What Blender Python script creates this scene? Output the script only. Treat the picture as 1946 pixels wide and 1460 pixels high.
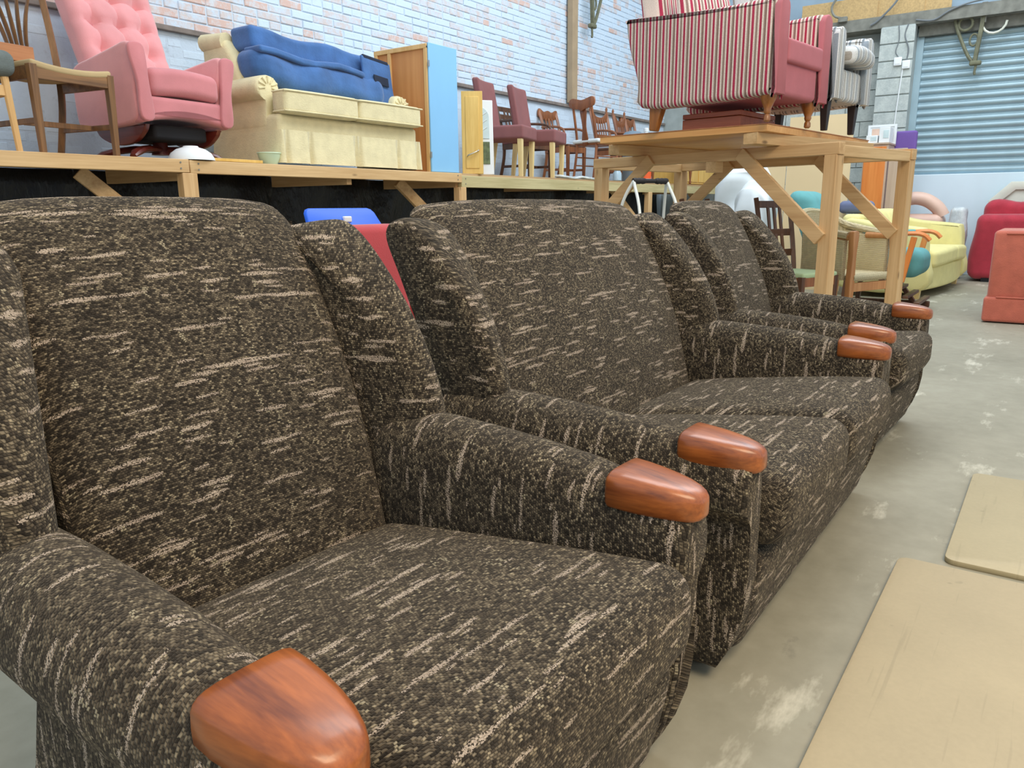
import bpy, math, random
from mathutils import Vector, Matrix
random.seed(7)
for o in list(bpy.data.objects): bpy.data.objects.remove(o)
S = bpy.context.scene
COL = S.collection
R = math.radians

# ------------------------------------------------------------------ camera
def make_camera():
    yaw, pitch, roll = R(35.2), R(12.9), R(0.5)
    fw = Vector((math.cos(yaw)*math.cos(pitch), math.sin(yaw)*math.cos(pitch), -math.sin(pitch)))
    rt = Vector((math.sin(yaw), -math.cos(yaw), 0)); up = rt.cross(fw)
    c, s = math.cos(roll), math.sin(roll)
    rt, up = rt*c-up*s, up*c+rt*s
    cam = bpy.data.cameras.new('camera'); o = bpy.data.objects.new('camera', cam); COL.objects.link(o)
    o.matrix_world = Matrix(((rt.x, up.x, -fw.x, 0), (rt.y, up.y, -fw.y, 0), (rt.z, up.z, -fw.z, 1.0), (0, 0, 0, 1)))
    cam.sensor_fit = 'HORIZONTAL'; cam.sensor_width = 36.0; cam.lens = 36.0*1462/1946
    cam.clip_start = 0.02; cam.clip_end = 200
    S.camera = o
make_camera()

# ------------------------------------------------------------------ world, lamps, exposure
w = bpy.data.worlds.new('overcast_sky'); S.world = w; w.use_nodes = True
bg = w.node_tree.nodes['Background']
bg.inputs[0].default_value = (0.80, 0.92, 1.0, 1); bg.inputs[1].default_value = 0.95
def area(name, loc, target, size, energy, col):
    l = bpy.data.lights.new(name, 'AREA'); l.shape = 'RECTANGLE'; l.size, l.size_y = size
    l.energy = energy; l.color = col
    o = bpy.data.objects.new(name, l); COL.objects.link(o); o.location = loc
    o.rotation_euler = (Vector(target)-Vector(loc)).to_track_quat('-Z', 'Y').to_euler()
area('warm_strip_light', (0.4, -1.9, 4.3), (0.9, 0.3, 0), (3.0, 2.2), 215, (1.0, 0.78, 0.52))
area('roof_light', (7.5, 1.2, 6.0), (8.0, 3.2, 1.5), (9.0, 2.5), 420, (0.88, 0.95, 1.0))
S.view_settings.view_transform = 'Standard'; S.view_settings.look = 'None'
S.view_settings.gamma = 1.0; S.view_settings.use_curve_mapping = False
S.view_settings.exposure = 0.0

# ------------------------------------------------------------------ materials
def lin(c):
    def f(v):
        v /= 255.0
        return v/12.92 if v <= .04045 else ((v+.055)/1.055)**2.4
    return (f(c[0]), f(c[1]), f(c[2]), 1)
def sc(c, k): return (min(1, c[0]*k), min(1, c[1]*k), min(1, c[2]*k), 1)
class NT:
    def __init__(s, name):
        s.m = bpy.data.materials.new(name); s.m.use_nodes = True
        s.t = s.m.node_tree; s.b = s.t.nodes['Principled BSDF']
    def n(s, typ, **k):
        nd = s.t.nodes.new(typ)
        for a, v in k.items(): setattr(nd, a, v)
        return nd
    def l(s, a, b): s.t.links.new(a, b)
    def put(s, sock, v):
        if hasattr(v, 'is_output') or isinstance(v, bpy.types.NodeSocket): s.l(v, sock)
        else: sock.default_value = v
    def ma(s, op, a, b=0.0, c=None):
        nd = s.n('ShaderNodeMath', operation=op); s.put(nd.inputs[0], a); s.put(nd.inputs[1], b)
        if c is not None: s.put(nd.inputs[2], c)
        return nd.outputs[0]
    def co(s, kind='Object', scale=(1, 1, 1), rot=(0, 0, 0)):
        tc = s.n('ShaderNodeTexCoord'); mp = s.n('ShaderNodeMapping')
        mp.inputs['Scale'].default_value = scale; mp.inputs['Rotation'].default_value = rot
        s.l(tc.outputs[kind], mp.inputs[0]); return mp.outputs[0]
    def wpos(s, scale=(1, 1, 1)):
        g = s.n('ShaderNodeNewGeometry'); mp = s.n('ShaderNodeMapping'); mp.inputs['Scale'].default_value = scale
        s.l(g.outputs['Position'], mp.inputs[0]); return mp.outputs[0]
    def noise(s, vec, scale, detail=3.0, rough=.5):
        nd = s.n('ShaderNodeTexNoise'); s.l(vec, nd.inputs['Vector'])
        nd.inputs['Scale'].default_value = scale; nd.inputs['Detail'].default_value = detail; nd.inputs['Roughness'].default_value = rough
        return nd.outputs[0]
    def ramp(s, fac, stops, interp='LINEAR'):
        nd = s.n('ShaderNodeValToRGB'); s.l(fac, nd.inputs[0]); cr = nd.color_ramp; cr.interpolation = interp
        while len(cr.elements) < len(stops): cr.elements.new(.5)
        for e, (p, c) in zip(cr.elements, stops): e.position = p; e.color = c
        return nd.outputs[0]
    def mix(s, fac, a, b, mode='MIX'):
        nd = s.n('ShaderNodeMix', data_type='RGBA', blend_type=mode)
        s.put(nd.inputs[0], fac); s.put(nd.inputs[6], a); s.put(nd.inputs[7], b); return nd.outputs[2]
    def bump(s, h, strength=.4, dist=.01):
        nd = s.n('ShaderNodeBump'); nd.inputs['Strength'].default_value = strength; nd.inputs['Distance'].default_value = dist
        s.l(h, nd.inputs['Height']); s.l(nd.outputs[0], s.b.inputs['Normal'])
    def set(s, **k):
        for a, v in k.items(): s.put(s.b.inputs[a.replace('_', ' ')], v)
        return s.m
def plain(name, c, rough=.8, var=.12, scale=6.0, bump=0.0, bscale=60, **k):
    m = NT(name); c = lin(c); v = m.co()
    m.set(Base_Color=m.ramp(m.noise(v, scale, 4), [(.3, sc(c, 1-var)), (.7, sc(c, 1+var))]), Roughness=rough)
    if bump: m.bump(m.noise(v, bscale, 3), bump, .01)
    for a, x in k.items(): m.b.inputs[a.replace('_', ' ')].default_value = x
    return m.m
def wood(name, c1, c2, axis=0, scale=7.0, rough=.55, coat=0.0, knots=False):
    m = NT(name); s = [scale*2.2]*3; s[axis] = scale*.16
    v = m.co('Object', s); g = m.noise(v, 1.0, 5, .62)
    s2 = [scale*12]*3; s2[axis] = scale*.5
    g2 = m.noise(m.co('Object', s2), 1.0, 2)
    fac = m.ma('ADD', m.ma('MULTIPLY', g, .75), m.ma('MULTIPLY', g2, .25))
    col = m.ramp(fac, [(.33, lin(c1)), (.66, lin(c2))])
    if knots:
        k = m.n('ShaderNodeTexVoronoi'); k.inputs['Scale'].default_value = 1.0
        ks = [9.0]*3; ks[axis] = 3.2
        m.l(m.co('Object', ks), k.inputs[0])
        col = m.mix(m.ramp(k.outputs[0], [(.05, (1, 1, 1, 1)), (.13, (0, 0, 0, 1))]), col, sc(lin(c1), .45))
    m.set(Base_Color=col, Roughness=rough); m.b.inputs['Coat Weight'].default_value = coat; m.b.inputs['Coat Roughness'].default_value = .18
    m.bump(fac, .08, .004)
    return m.m
def stripes(name, axis, pitch, stops, rough=.85):
    m = NT(name); sep = m.n('ShaderNodeSeparateXYZ'); m.l(m.co(), sep.inputs[0])
    f = m.ma('FRACT', m.ma('DIVIDE', sep.outputs[axis], pitch))
    col = m.ramp(f, [(p, lin(c)) for p, c in stops], 'CONSTANT')
    n = m.noise(m.co(), 220, 2)
    m.set(Base_Color=m.mix(.35, col, m.ramp(n, [(.3, (.25, .25, .25, 1)), (.7, (1, 1, 1, 1))]), 'MULTIPLY'), Roughness=rough)
    m.bump(n, .25, .004)
    return m.m
def tweed():
    m = NT('brown_tweed'); uv = m.n('ShaderNodeUVMap'); sep = m.n('ShaderNodeSeparateXYZ'); m.l(uv.outputs[0], sep.inputs[0])
    U0, V0 = sep.outputs[0], sep.outputs[1]
    U = m.ma('ADD', U0, m.ma('MULTIPLY', m.ma('SUBTRACT', m.noise(uv.outputs[0], 75, 2), .5), .012))
    wob = m.noise(uv.outputs[0], 26, 2)
    V = m.ma('ADD', V0, m.ma('MULTIPLY', m.ma('SUBTRACT', wob, .5), .012))
    # woven cells
    rv = m.ma('DIVIDE', V, .0044); row = m.ma('FLOOR', rv)
    cu = m.ma('ADD', m.ma('DIVIDE', U, .0057), m.ma('MULTIPLY', m.ma('MODULO', row, 2.0), .5))
    cell = m.ma('FLOOR', cu)
    cb = m.n('ShaderNodeCombineXYZ'); m.put(cb.inputs[0], cell); m.put(cb.inputs[1], row)
    wn = m.n('ShaderNodeTexWhiteNoise', noise_dimensions='2D'); m.l(cb.outputs[0], wn.inputs['Vector'])
    du = m.ma('ABSOLUTE', m.ma('SUBTRACT', m.ma('FRACT', cu), .5)); dv = m.ma('ABSOLUTE', m.ma('SUBTRACT', m.ma('FRACT', rv), .5))
    gap = m.n('ShaderNodeMapRange'); m.put(gap.inputs[0], m.ma('MAXIMUM', du, dv)); gap.inputs[1].default_value = .24; gap.inputs[2].default_value = .5
    gap = gap.outputs[0]
    big = m.noise(uv.outputs[0], 9, 3)
    val = m.ma('ADD', wn.outputs[0], m.ma('MULTIPLY', m.ma('SUBTRACT', big, .5), .35))
    base = m.ramp(val, [(.0, (.018, .014, .010, 1)), (.30, (.042, .033, .024, 1)), (.54, (.080, .062, .042, 1)), (.80, (.150, .119, .080, 1)), (.94, (.21, .168, .112, 1)), (.995, (.32, .26, .17, 1))])
    base = m.mix(m.ma('MULTIPLY', gap, .62), base, (.008, .006, .005, 1))
    # slub streaks along U
    r2 = m.ma('DIVIDE', V, .0125); row2 = m.ma('FLOOR', r2); fr = m.ma('ABSOLUTE', m.ma('SUBTRACT', m.ma('FRACT', r2), .5))
    w1 = m.n('ShaderNodeTexWhiteNoise', noise_dimensions='1D'); m.put(w1.inputs['W'], row2)
    c2 = m.n('ShaderNodeCombineXYZ'); m.put(c2.inputs[0], m.ma('MULTIPLY', U, 8.5)); m.put(c2.inputs[1], m.ma('MULTIPLY', row2, 5.37))
    n2 = m.noise(c2.outputs[0], 1.0, 1.5, .5)
    t = m.ma('SUBTRACT', n2, m.ma('SUBTRACT', .652, m.ma('MULTIPLY', w1.outputs[0], .13)))
    wid = m.ma('ADD', m.ma('MULTIPLY', t, 2.6), .12)
    fuzz = m.noise(uv.outputs[0], 420, 2)
    inside = m.ma('GREATER_THAN', m.ma('ADD', wid, m.ma('MULTIPLY', m.ma('SUBTRACT', fuzz, .5), 1.3)), fr)
    on = m.ma('GREATER_THAN', t, 0.0)
    st = m.ma('MULTIPLY', m.ma('MULTIPLY', inside, on), m.ma('GREATER_THAN', m.noise(uv.outputs[0], 260, 1), .43))
    scol = m.mix(m.noise(uv.outputs[0], 30, 1), (.27, .20, .16, 1), (.60, .50, .39, 1))
    col = m.mix(m.ma('MULTIPLY', st, .9), base, scol)
    # dotted light warp threads across U
    q = m.ma('DIVIDE', U, .009); cq = m.ma('FLOOR', q); wq = m.n('ShaderNodeTexWhiteNoise', noise_dimensions='1D'); m.put(wq.inputs['W'], cq)
    c3 = m.n('ShaderNodeCombineXYZ'); m.put(c3.inputs[0], m.ma('MULTIPLY', cq, 3.1)); m.put(c3.inputs[1], m.ma('MULTIPLY', V0, 11.0))
    n3 = m.noise(c3.outputs[0], 1.0, 1)
    fl = m.ma('MULTIPLY', m.ma('GREATER_THAN', m.ma('ADD', n3, m.ma('MULTIPLY', wq.outputs[0], .09)), .735), m.ma('GREATER_THAN', wn.outputs[0], .5))
    fl = m.ma('MULTIPLY', fl, m.ma('LESS_THAN', gap, .6))
    col = m.mix(m.ma('MULTIPLY', fl, .75), col, (.36, .31, .21, 1))
    m.set(Base_Color=col, Roughness=.95); m.b.inputs['Specular IOR Level'].default_value = .15
    m.b.inputs['Sheen Weight'].default_value = .12; m.b.inputs['Sheen Roughness'].default_value = .5; m.b.inputs['Sheen Tint'].default_value = (.80, .70, .58, 1)
    h = m.ma('ADD', m.ma('MULTIPLY', m.ma('SUBTRACT', 1.0, gap), m.ma('ADD', m.ma('MULTIPLY', wn.outputs[0], .5), .3)), m.ma('MULTIPLY', st, .7))
    m.bump(h, .7, .004)
    return m.m
def concrete_floor():
    m = NT('concrete_floor'); p = m.wpos()
    a = m.noise(p, 1.1, 6, .6); b = m.noise(p, 14, 4, .6)
    col = m.ramp(m.ma('ADD', m.ma('MULTIPLY', a, .7), m.ma('MULTIPLY', b, .3)), [(.3, lin((130, 126, 108))), (.55, lin((153, 148, 130))), (.75, lin((166, 164, 147)))])
    sp = m.wpos((1.2, 3.2, 1)); s1 = m.noise(sp, 1.3, 6, .68)
    col = m.mix(m.ramp(s1, [(.58, (0, 0, 0, 1)), (.68, (.85, .85, .85, 1))]), col, lin((205, 200, 182)))
    d = m.noise(m.wpos((1.0, 1.6, 1)), 5.0, 5, .65)
    col = m.mix(m.ramp(d, [(.66, (0, 0, 0, 1)), (.76, (.5, .5, .5, 1))]), col, lin((98, 96, 86)))
    m.set(Base_Color=col, Roughness=.62); m.bump(b, .12, .006)
    return m.m
def painted_brick(name, c_paint, c_under, amount):
    m = NT(name); p = m.wpos()
    a = m.noise(p, 9.0, 5, .65); b = m.noise(p, 45, 3, .6)
    f = m.ma('ADD', m.ma('MULTIPLY', a, .7), m.ma('MULTIPLY', b, .3))
    col = m.ramp(f, [(amount-.10, lin(c_under)), (amount+.08, lin(c_paint))])
    m.set(Base_Color=col, Roughness=.8); m.bump(b, .5, .006)
    return m.m
def mdf(name, c):
    m = NT(name); c = lin(c); p = m.co(); a = m.noise(p, 1.6, 6, .6); b = m.noise(p, 90, 2)
    col = m.ramp(m.ma('ADD', m.ma('MULTIPLY', a, .8), m.ma('MULTIPLY', b, .2)), [(.3, sc(c, .86)), (.7, sc(c, 1.1))])
    for ang, sd, k in ((.35, 3.0, .22), (1.25, 2.0, .30), (-.6, 4.1, .2)):
        q = m.co('Object', (sd*.35, sd*9, 1), (0, 0, ang)); s = m.noise(q, 1.5, 3)
        col = m.mix(m.ramp(s, [(.66, (0, 0, 0, 1)), (.69, (k, k, k, 1))]), col, sc(c, .62))
    d = m.noise(p, 16, 2)
    col = m.mix(m.ramp(d, [(.72, (0, 0, 0, 1)), (.77, (.6, .6, .6, 1))]), col, sc(c, .6))
    m.set(Base_Color=col, Roughness=.55); return m.m
def sheeting(name, c, rough=.25, scale=5.0, strength=.9, alpha=1.0):
    m = NT(name); v = m.co('Object', (1, 1, .45)); a = m.noise(v, scale, 5, .62)
    m.set(Base_Color=m.ramp(a, [(.3, sc(lin(c), .7)), (.7, sc(lin(c), 1.3))]), Roughness=rough)
    m.bump(a, strength, .25/scale); m.b.inputs['Alpha'].default_value = alpha
    return m.m
def weave(name, c, sx, sz):
    m = NT(name); c = lin(c); w1 = m.n('ShaderNodeTexWave', wave_type='BANDS', bands_direction='Z'); w1.inputs['Scale'].default_value = sz
    w2 = m.n('ShaderNodeTexWave', wave_type='BANDS', bands_direction='X'); w2.inputs['Scale'].default_value = sx
    v = m.co(); m.l(v, w1.inputs[0]); m.l(v, w2.inputs[0])
    for x in (w1, w2): x.inputs['Distortion'].default_value = 1.2
    f = m.ma('MULTIPLY', w1.outputs[1], w2.outputs[1])
    m.set(Base_Color=m.ramp(f, [(0, sc(c, .5)), (.5, c), (1, sc(c, 1.15))]), Roughness=.8); m.bump(f, .7, .01)
    return m.m

TW = tweed()
M = dict(
  teak=wood('polished_teak', (104, 48, 16), (170, 94, 40), 1, 16, .34, .35),
  pine=wood('pine_timber', (188, 148, 98), (226, 192, 142), 0, 6, .62, 0, True),
  pine_y=wood('pine_timber_y', (182, 140, 92), (220, 184, 134), 1, 6, .62, 0, True),
  pine_z=wood('pine_timber_z', (186, 144, 94), (224, 188, 138), 2, 6, .62, 0, True),
  greenpine=wood('treated_timber', (172, 158, 112), (206, 192, 146), 0, 6, .7, 0, True),
  oldply=wood('weathered_plywood', (150, 118, 84), (186, 156, 118), 0, 3, .7),
  concrete=concrete_floor(),
  paint=painted_brick('white_painted_brick', (202, 219, 236), (188, 202, 218), .34),
  paint_thin=painted_brick('thin_painted_brick', (200, 214, 230), (206, 194, 192), .50),
  paint_bare=painted_brick('bare_red_brick', (206, 212, 220), (210, 180, 170), .57),
  mortar=painted_brick('painted_mortar', (196, 212, 229), (172, 184, 198), .36),
  block=painted_brick('grey_concrete_block', (190, 197, 193), (170, 178, 176), .5),
  blockjoint=plain('grey_block_mortar', (164, 172, 170), .9),
  upper=plain('grey_blue_render', (150, 170, 186), .9, .1, 2.0, .2, 20),
  whitewall=plain('white_blue_paint', (214, 230, 240), .8, .04, 2.0),
  zinc=plain('galvanised_steel', (158, 182, 192), .45, .08, 3.0, Metallic=.35),
  steel=plain('dusty_dark_steel', (122, 122, 114), .8, .25, 9),
  iron=plain('green_painted_iron', (108, 108, 86), .7, .25, 14),
  mdf1=mdf('hardboard', (178, 162, 130)), mdf2=mdf('hardboard_pale', (176, 162, 128)),
  blackpoly=sheeting('black_polythene', (20, 24, 30), .38, 3.2, .8),
  pink=plain('pink_velour', (222, 150, 152), .9, .08, 5, .15, 200, Sheen_Weight=.45),
  pinkdark=plain('rose_velour', (202, 126, 130), .9, .1, 5, .15, 200, Sheen_Weight=.3),
  mahog=wood('mahogany', (70, 22, 18), (116, 44, 32), 1, 8, .35, .4),
  black=plain('black_lining', (22, 22, 26), .9),
  cream=plain('cream_chenille', (222, 210, 168), .92, .07, 14, .3, 90, Sheen_Weight=.2),
  blue=plain('blue_velour', (58, 100, 156), .9, .22, 7, .25, 60, Sheen_Weight=.25),
  navy=plain('navy_webbing', (26, 36, 56), .9),
  oak=wood('brown_oak', (92, 62, 34), (146, 104, 62), 2, 9, .5, .1),
  oak_x=wood('brown_oak_x', (96, 66, 38), (150, 108, 66), 0, 9, .5, .1),
  drawer=wood('red_pine', (158, 98, 58), (196, 136, 90), 0, 7, .5),
  seatbeige=plain('beige_seat_cloth', (186, 162, 120), .9, .1),
  beech=wood('pale_beech', (206, 160, 100), (232, 190, 132), 2, 6, .5),
  greycloth=plain('grey_green_cloth', (104, 112, 110), .95, .12, 20, .3, 150),
  ply=wood('orange_plywood', (186, 120, 66), (214, 154, 96), 2, 2.2, .6),
  plyframe=wood('pale_softwood', (206, 160, 98), (230, 190, 132), 2, 5, .6),
  blueboard=plain('sky_blue_board', (134, 190, 232), .6, .03, 3),
  yellow=wood('yellow_varnished_pine', (208, 164, 78), (232, 194, 112), 2, 5, .45),
  white=plain('white_plastic', (228, 232, 234), .5, .03),
  whitecloth=plain('white_sheet', (222, 228, 230), .85, .05),
  glasspic=plain('pale_print', (196, 214, 218), .4, .1, 8),
  greenpic=plain('landscape_print', (92, 104, 70), .6, .5, 22),
  chrome=plain('brushed_metal', (190, 192, 194), .3, .05, Metallic=.9),
  mauve=plain('mauve_felt', (136, 88, 88), .95, .06, 10, .15, 200),
  paleleg=wood('pale_ash', (214, 186, 124), (234, 210, 156), 2, 6, .5),
  chairwood=wood('chestnut_wood', (104, 56, 28), (158, 96, 54), 2, 9, .45, .2),
  chairdark=wood('dark_oak', (62, 38, 26), (106, 68, 44), 2, 9, .5, .1),
  bin=plain('grey_blue_plastic', (112, 128, 142), .5, .06),
  orange=plain('orange_label', (236, 96, 42), .6, .05),
  case=wood('reddish_case_wood', (150, 72, 44), (190, 108, 72), 1, 9, .4, .2),
  laminate=wood('amber_board', (206, 148, 84), (232, 180, 116), 1, 4, .5),
  goldleg=wood('golden_turned_wood', (126, 74, 30), (176, 114, 56), 2, 9, .35, .4),
  redstripe=stripes('crimson_striped_weave', 1, .098, [(0, (178, 46, 78)), (.14, (236, 220, 208)), (.24, (158, 134, 122)), (.37, (236, 220, 208)), (.48, (184, 50, 84)), (.63, (236, 220, 208)), (.73, (132, 102, 92)), (.80, (164, 140, 128)), (.89, (236, 222, 210))]),
  redstripex=stripes('crimson_striped_weave_x', 0, .098, [(0, (178, 46, 78)), (.14, (236, 220, 208)), (.24, (158, 134, 122)), (.37, (236, 220, 208)), (.48, (184, 50, 84)), (.63, (236, 220, 208)), (.73, (132, 102, 92)), (.80, (164, 140, 128)), (.89, (236, 222, 210))]),
  rose=plain('rose_twill', (188, 112, 120), .9, .06, 8, .2, 250),
  greystripe=stripes('grey_striped_weave', 0, .085, [(0, (226, 228, 228)), (.2, (152, 162, 172)), (.36, (228, 230, 232)), (.5, (96, 88, 84)), (.56, (228, 230, 230)), (.72, (176, 168, 158)), (.86, (230, 232, 232))]),
  greystripey=stripes('grey_striped_weave_y', 1, .085, [(0, (226, 228, 228)), (.2, (152, 162, 172)), (.36, (228, 230, 232)), (.5, (96, 88, 84)), (.56, (228, 230, 230)), (.72, (176, 168, 158)), (.86, (230, 232, 232))]),
  wenge=plain('dark_wenge', (44, 34, 34), .5, .1),
  teal=plain('teal_cotton', (96, 158, 160), .9, .07, 8, .15, 200),
  lemon=plain('lemon_cloth', (222, 212, 148), .9, .05, 10, .25, 150),
  rust=plain('rust_chenille', (190, 102, 82), .95, .1, 12, .3, 120, Sheen_Weight=.3),
  red=plain('red_chenille', (176, 50, 66), .95, .1, 10, .3, 120, Sheen_Weight=.3),
  redvelvet=plain('red_velvet', (178, 50, 56), .9, .08, 6, .15, 200, Sheen_Weight=.4),
  brightblue=plain('bright_blue_vinyl', (16, 92, 222), .42, .04),
  salmon=plain('salmon_leather', (226, 190, 172), .45, .05, 5),
  grass=weave('woven_seagrass', (230, 214, 172), 20, 34),
  honey=wood('honey_oak', (172, 112, 62), (208, 152, 100), 2, 8, .45, .1),
  sage=plain('sage_cloth', (176, 198, 156), .9, .06),
  kraft=plain('beige_hardboard', (222, 198, 156), .8, .04, 2),
  orangedoor=wood('orange_veneer', (206, 112, 44), (230, 146, 76), 2, 4, .4),
  greyboard=wood('grey_brown_board', (176, 152, 132), (204, 182, 162), 2, 4, .6),
  purple=plain('purple_cloth', (112, 84, 156), .9, .06),
  poly=sheeting('clear_polythene', (222, 234, 242), .22, 7, .8, .8),
  offwhite=plain('ivory_gloss_paint', (216, 218, 204), .45, .05),
  grip=plain('black_rubber', (30, 28, 32), .6, .1),
  tubewhite=plain('white_enamel_tube', (224, 230, 226), .35, .03),
  cable=plain('grey_cable', (112, 118, 122), .6),
  chipboard=plain('chipboard', (190, 160, 112), .85, .15, 40),
)

# ------------------------------------------------------------------ geometry kit
def crom(pts, n=6, closed=True):
    out = []; N = len(pts); rng = range(N if closed else N-1)
    for i in rng:
        g = lambda k: Vector(pts[k % N]) if closed else Vector(pts[max(0, min(N-1, k))])
        p0, p1, p2, p3 = g(i-1), g(i), g(i+1), g(i+2)
        for j in range(n):
            t = j/n
            out.append(.5*((2*p1)+(p2-p0)*t+(2*p0-5*p1+4*p2-p3)*t*t+(3*p1-p0-3*p2+p3)*t**3))
    if not closed: out.append(Vector(pts[-1]))
    return out
class G:
    def __init__(s): s.v = []; s.f = []; s.uv = None
    def add(s, v, f):
        b = len(s.v); s.v += [Vector(p) for p in v]; s.f += [tuple(i+b for i in q) for q in f]; return s
    def box(s, x0, x1, y0, y1, z0, z1):
        return s.add([(x0, y0, z0), (x1, y0, z0), (x1, y1, z0), (x0, y1, z0), (x0, y0, z1), (x1, y0, z1), (x1, y1, z1), (x0, y1, z1)],
                     [(0, 3, 2, 1), (4, 5, 6, 7), (0, 1, 5, 4), (1, 2, 6, 5), (2, 3, 7, 6), (3, 0, 4, 7)])
    def beam(s, p, q, w, h, up=(0, 0, 1), w2=None, h2=None):
        p, q = Vector(p), Vector(q); d = (q-p).normalized(); u = Vector(up)
        if abs(d.dot(u)) > .95: u = Vector((0, 1, 0))
        r = d.cross(u).normalized(); u = r.cross(d)
        w2 = w if w2 is None else w2; h2 = h if h2 is None else h2; vs = []
        for c, a, b in ((p, w, h), (q, w2, h2)):
            for sx, sy in ((-1, -1), (1, -1), (1, 1), (-1, 1)): vs.append(c+r*(a/2*sx)+u*(b/2*sy))
        return s.add(vs, [(0, 3, 2, 1), (4, 5, 6, 7), (0, 1, 5, 4), (1, 2, 6, 5), (2, 3, 7, 6), (3, 0, 4, 7)])
    def loft(s, rings, cap=True):
        n = len(rings[0]); v = [p for r in rings for p in r]; f = []
        for i in range(len(rings)-1):
            for j in range(n):
                k = (j+1) % n; f.append((i*n+j, i*n+k, (i+1)*n+k, (i+1)*n+j))
        if cap: f.append(tuple(reversed(range(n)))); f.append(tuple(range((len(rings)-1)*n, len(rings)*n)))
        return s.add(v, f)
    def tube(s, pts, r, n=8, flat=1.0):
        pts = [Vector(p) for p in pts]; rr = r if isinstance(r, (list, tuple)) else [r]*len(pts); rings = []
        ref = None
        for i, p in enumerate(pts):
            d = (pts[min(i+1, len(pts)-1)]-pts[max(i-1, 0)]).normalized()
            if ref is None: ref = Vector((0, 0, 1)) if abs(d.z) < .9 else Vector((1, 0, 0))
            a = d.cross(ref).normalized(); b = a.cross(d).normalized(); ref = b
            rings.append([p+(a*math.cos(t)+b*math.sin(t)*flat)*rr[i] for t in [2*math.pi*k/n for k in range(n)]])
        return s.loft(rings)
    def lathe(s, prof, loc=(0, 0, 0), n=12):
        l = Vector(loc)
        return s.loft([[l+Vector((r*math.cos(2*math.pi*k/n), r*math.sin(2*math.pi*k/n), z)) for k in range(n)] for r, z in prof])
    def rbox(s, c, h, r, n=3, m=5, fn=None):
        def samp(H):
            rr = min(r, H*.98); o = [H-rr+rr*math.tan(R(45)*k/n) for k in range(n+1)]
            inner = [-(H-rr)+2*(H-rr)*k/m for k in range(1, m)]
            return [-x for x in reversed(o)]+inner+o
        S3 = [samp(H) for H in h]; idx = {}; vs = []; fs = []
        def vid(p):
            k = tuple(round(a, 6) for a in p)
            if k not in idx:
                q = [max(-(h[i]-min(r, h[i]*.98)), min(h[i]-min(r, h[i]*.98), p[i])) for i in range(3)]
                d = Vector([p[i]-q[i] for i in range(3)])
                rv = [min(r, h[i]*.98) for i in range(3)]
                dn = d.normalized() if d.length > 1e-9 else Vector((0, 0, 0))
                co = Vector([q[i]+dn[i]*rv[i] for i in range(3)])+Vector(c)
                idx[k] = len(vs); vs.append(Vector(fn(*co)) if fn else co)
            return idx[k]
        for ax in range(3):
            a, b = (ax+1) % 3, (ax+2) % 3
            for sg in (-1, 1):
                A, B = S3[a], S3[b]
                for i in range(len(A)-1):
                    for j in range(len(B)-1):
                        q = []
                        for (u, w_) in ((A[i], B[j]), (A[i+1], B[j]), (A[i+1], B[j+1]), (A[i], B[j+1])):
                            p = [0, 0, 0]; p[ax] = sg*h[ax]; p[a] = u; p[b] = w_; q.append(vid(p))
                        fs.append(tuple(q) if sg > 0 else tuple(reversed(q)))
        return s.add(vs, fs)
    def slab(s, outline, c0, c1, r, axis=0, nl=4, mid=3, fn=None, wt=None):
        """closed 2-D outline extruded along axis, edges rounded with radius r"""
        P = [Vector(p) for p in outline]; N = len(P)
        ar = sum(P[i].x*P[(i+1) % N].y-P[(i+1) % N].x*P[i].y for i in range(N))
        nr = []
        for i in range(N):
            t = (P[(i+1) % N]-P[i-1]).normalized(); nr.append(Vector((-t.y, t.x))*(1 if ar > 0 else -1))
        lay = [(c0+r*(1-math.cos(R(90)*k/nl)), r*(1-math.sin(R(90)*k/nl))) for k in range(nl+1)]
        lay += [(c0+r+(c1-c0-2*r)*k/mid, 0) for k in range(1, mid)]
        lay += [(c1-r+r*math.sin(R(90)*k/nl), r*(1-math.cos(R(90)*k/nl))) for k in range(nl+1)]
        rings = []
        for c, ins in lay:
            ring = []
            for p, n_ in zip(P, nr):
                q = p+n_*ins*(wt(n_) if wt else 1)
                co = (c, q.x, q.y) if axis == 0 else ((q.x, c, q.y) if axis == 1 else (q.x, q.y, c))
                ring.append(Vector(fn(*co)) if fn else Vector(co))
            rings.append(ring)
        if (axis == 1) == (ar > 0): rings = rings[::-1]
        if axis == 1: rings = rings
        return s.loft(rings)
    def xf(s, mat, start=0):
        for i in range(start, len(s.v)): s.v[i] = mat @ s.v[i]
        return s
    def build(s, name, mat, parent=None, smooth=38, uvf=None, bev=0, label=None, recalc=True):
        me = bpy.data.meshes.new(name); me.from_pydata([tuple(p) for p in s.v], [], s.f)
        import bmesh
        bm = bmesh.new(); bm.from_mesh(me)
        if recalc: bmesh.ops.recalc_face_normals(bm, faces=bm.faces)
        if uvf:
            ul = bm.loops.layers.uv.new('UVMap'); bm.normal_update()
            for fc in bm.faces:
                for lp in fc.loops: lp[ul].uv = uvf(lp.vert.co, fc.normal)
        bm.to_mesh(me); bm.free()
        if smooth:
            for p in me.polygons: p.use_smooth = True
            me.set_sharp_from_angle(angle=R(smooth))
        me.materials.append(M[mat] if isinstance(mat, str) else mat)
        o = bpy.data.objects.new(name, me); COL.objects.link(o); o.parent = parent
        if bev:
            b = o.modifiers.new('edge', 'BEVEL'); b.width = bev; b.segments = 2; b.limit_method = 'ANGLE'; b.angle_limit = R(40)
        if label: o['label'] = label
        return o
def tag(o, label, cat, group=None):
    o['label'] = label; o['category'] = cat
    if group: o['group'] = group
    return o
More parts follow.
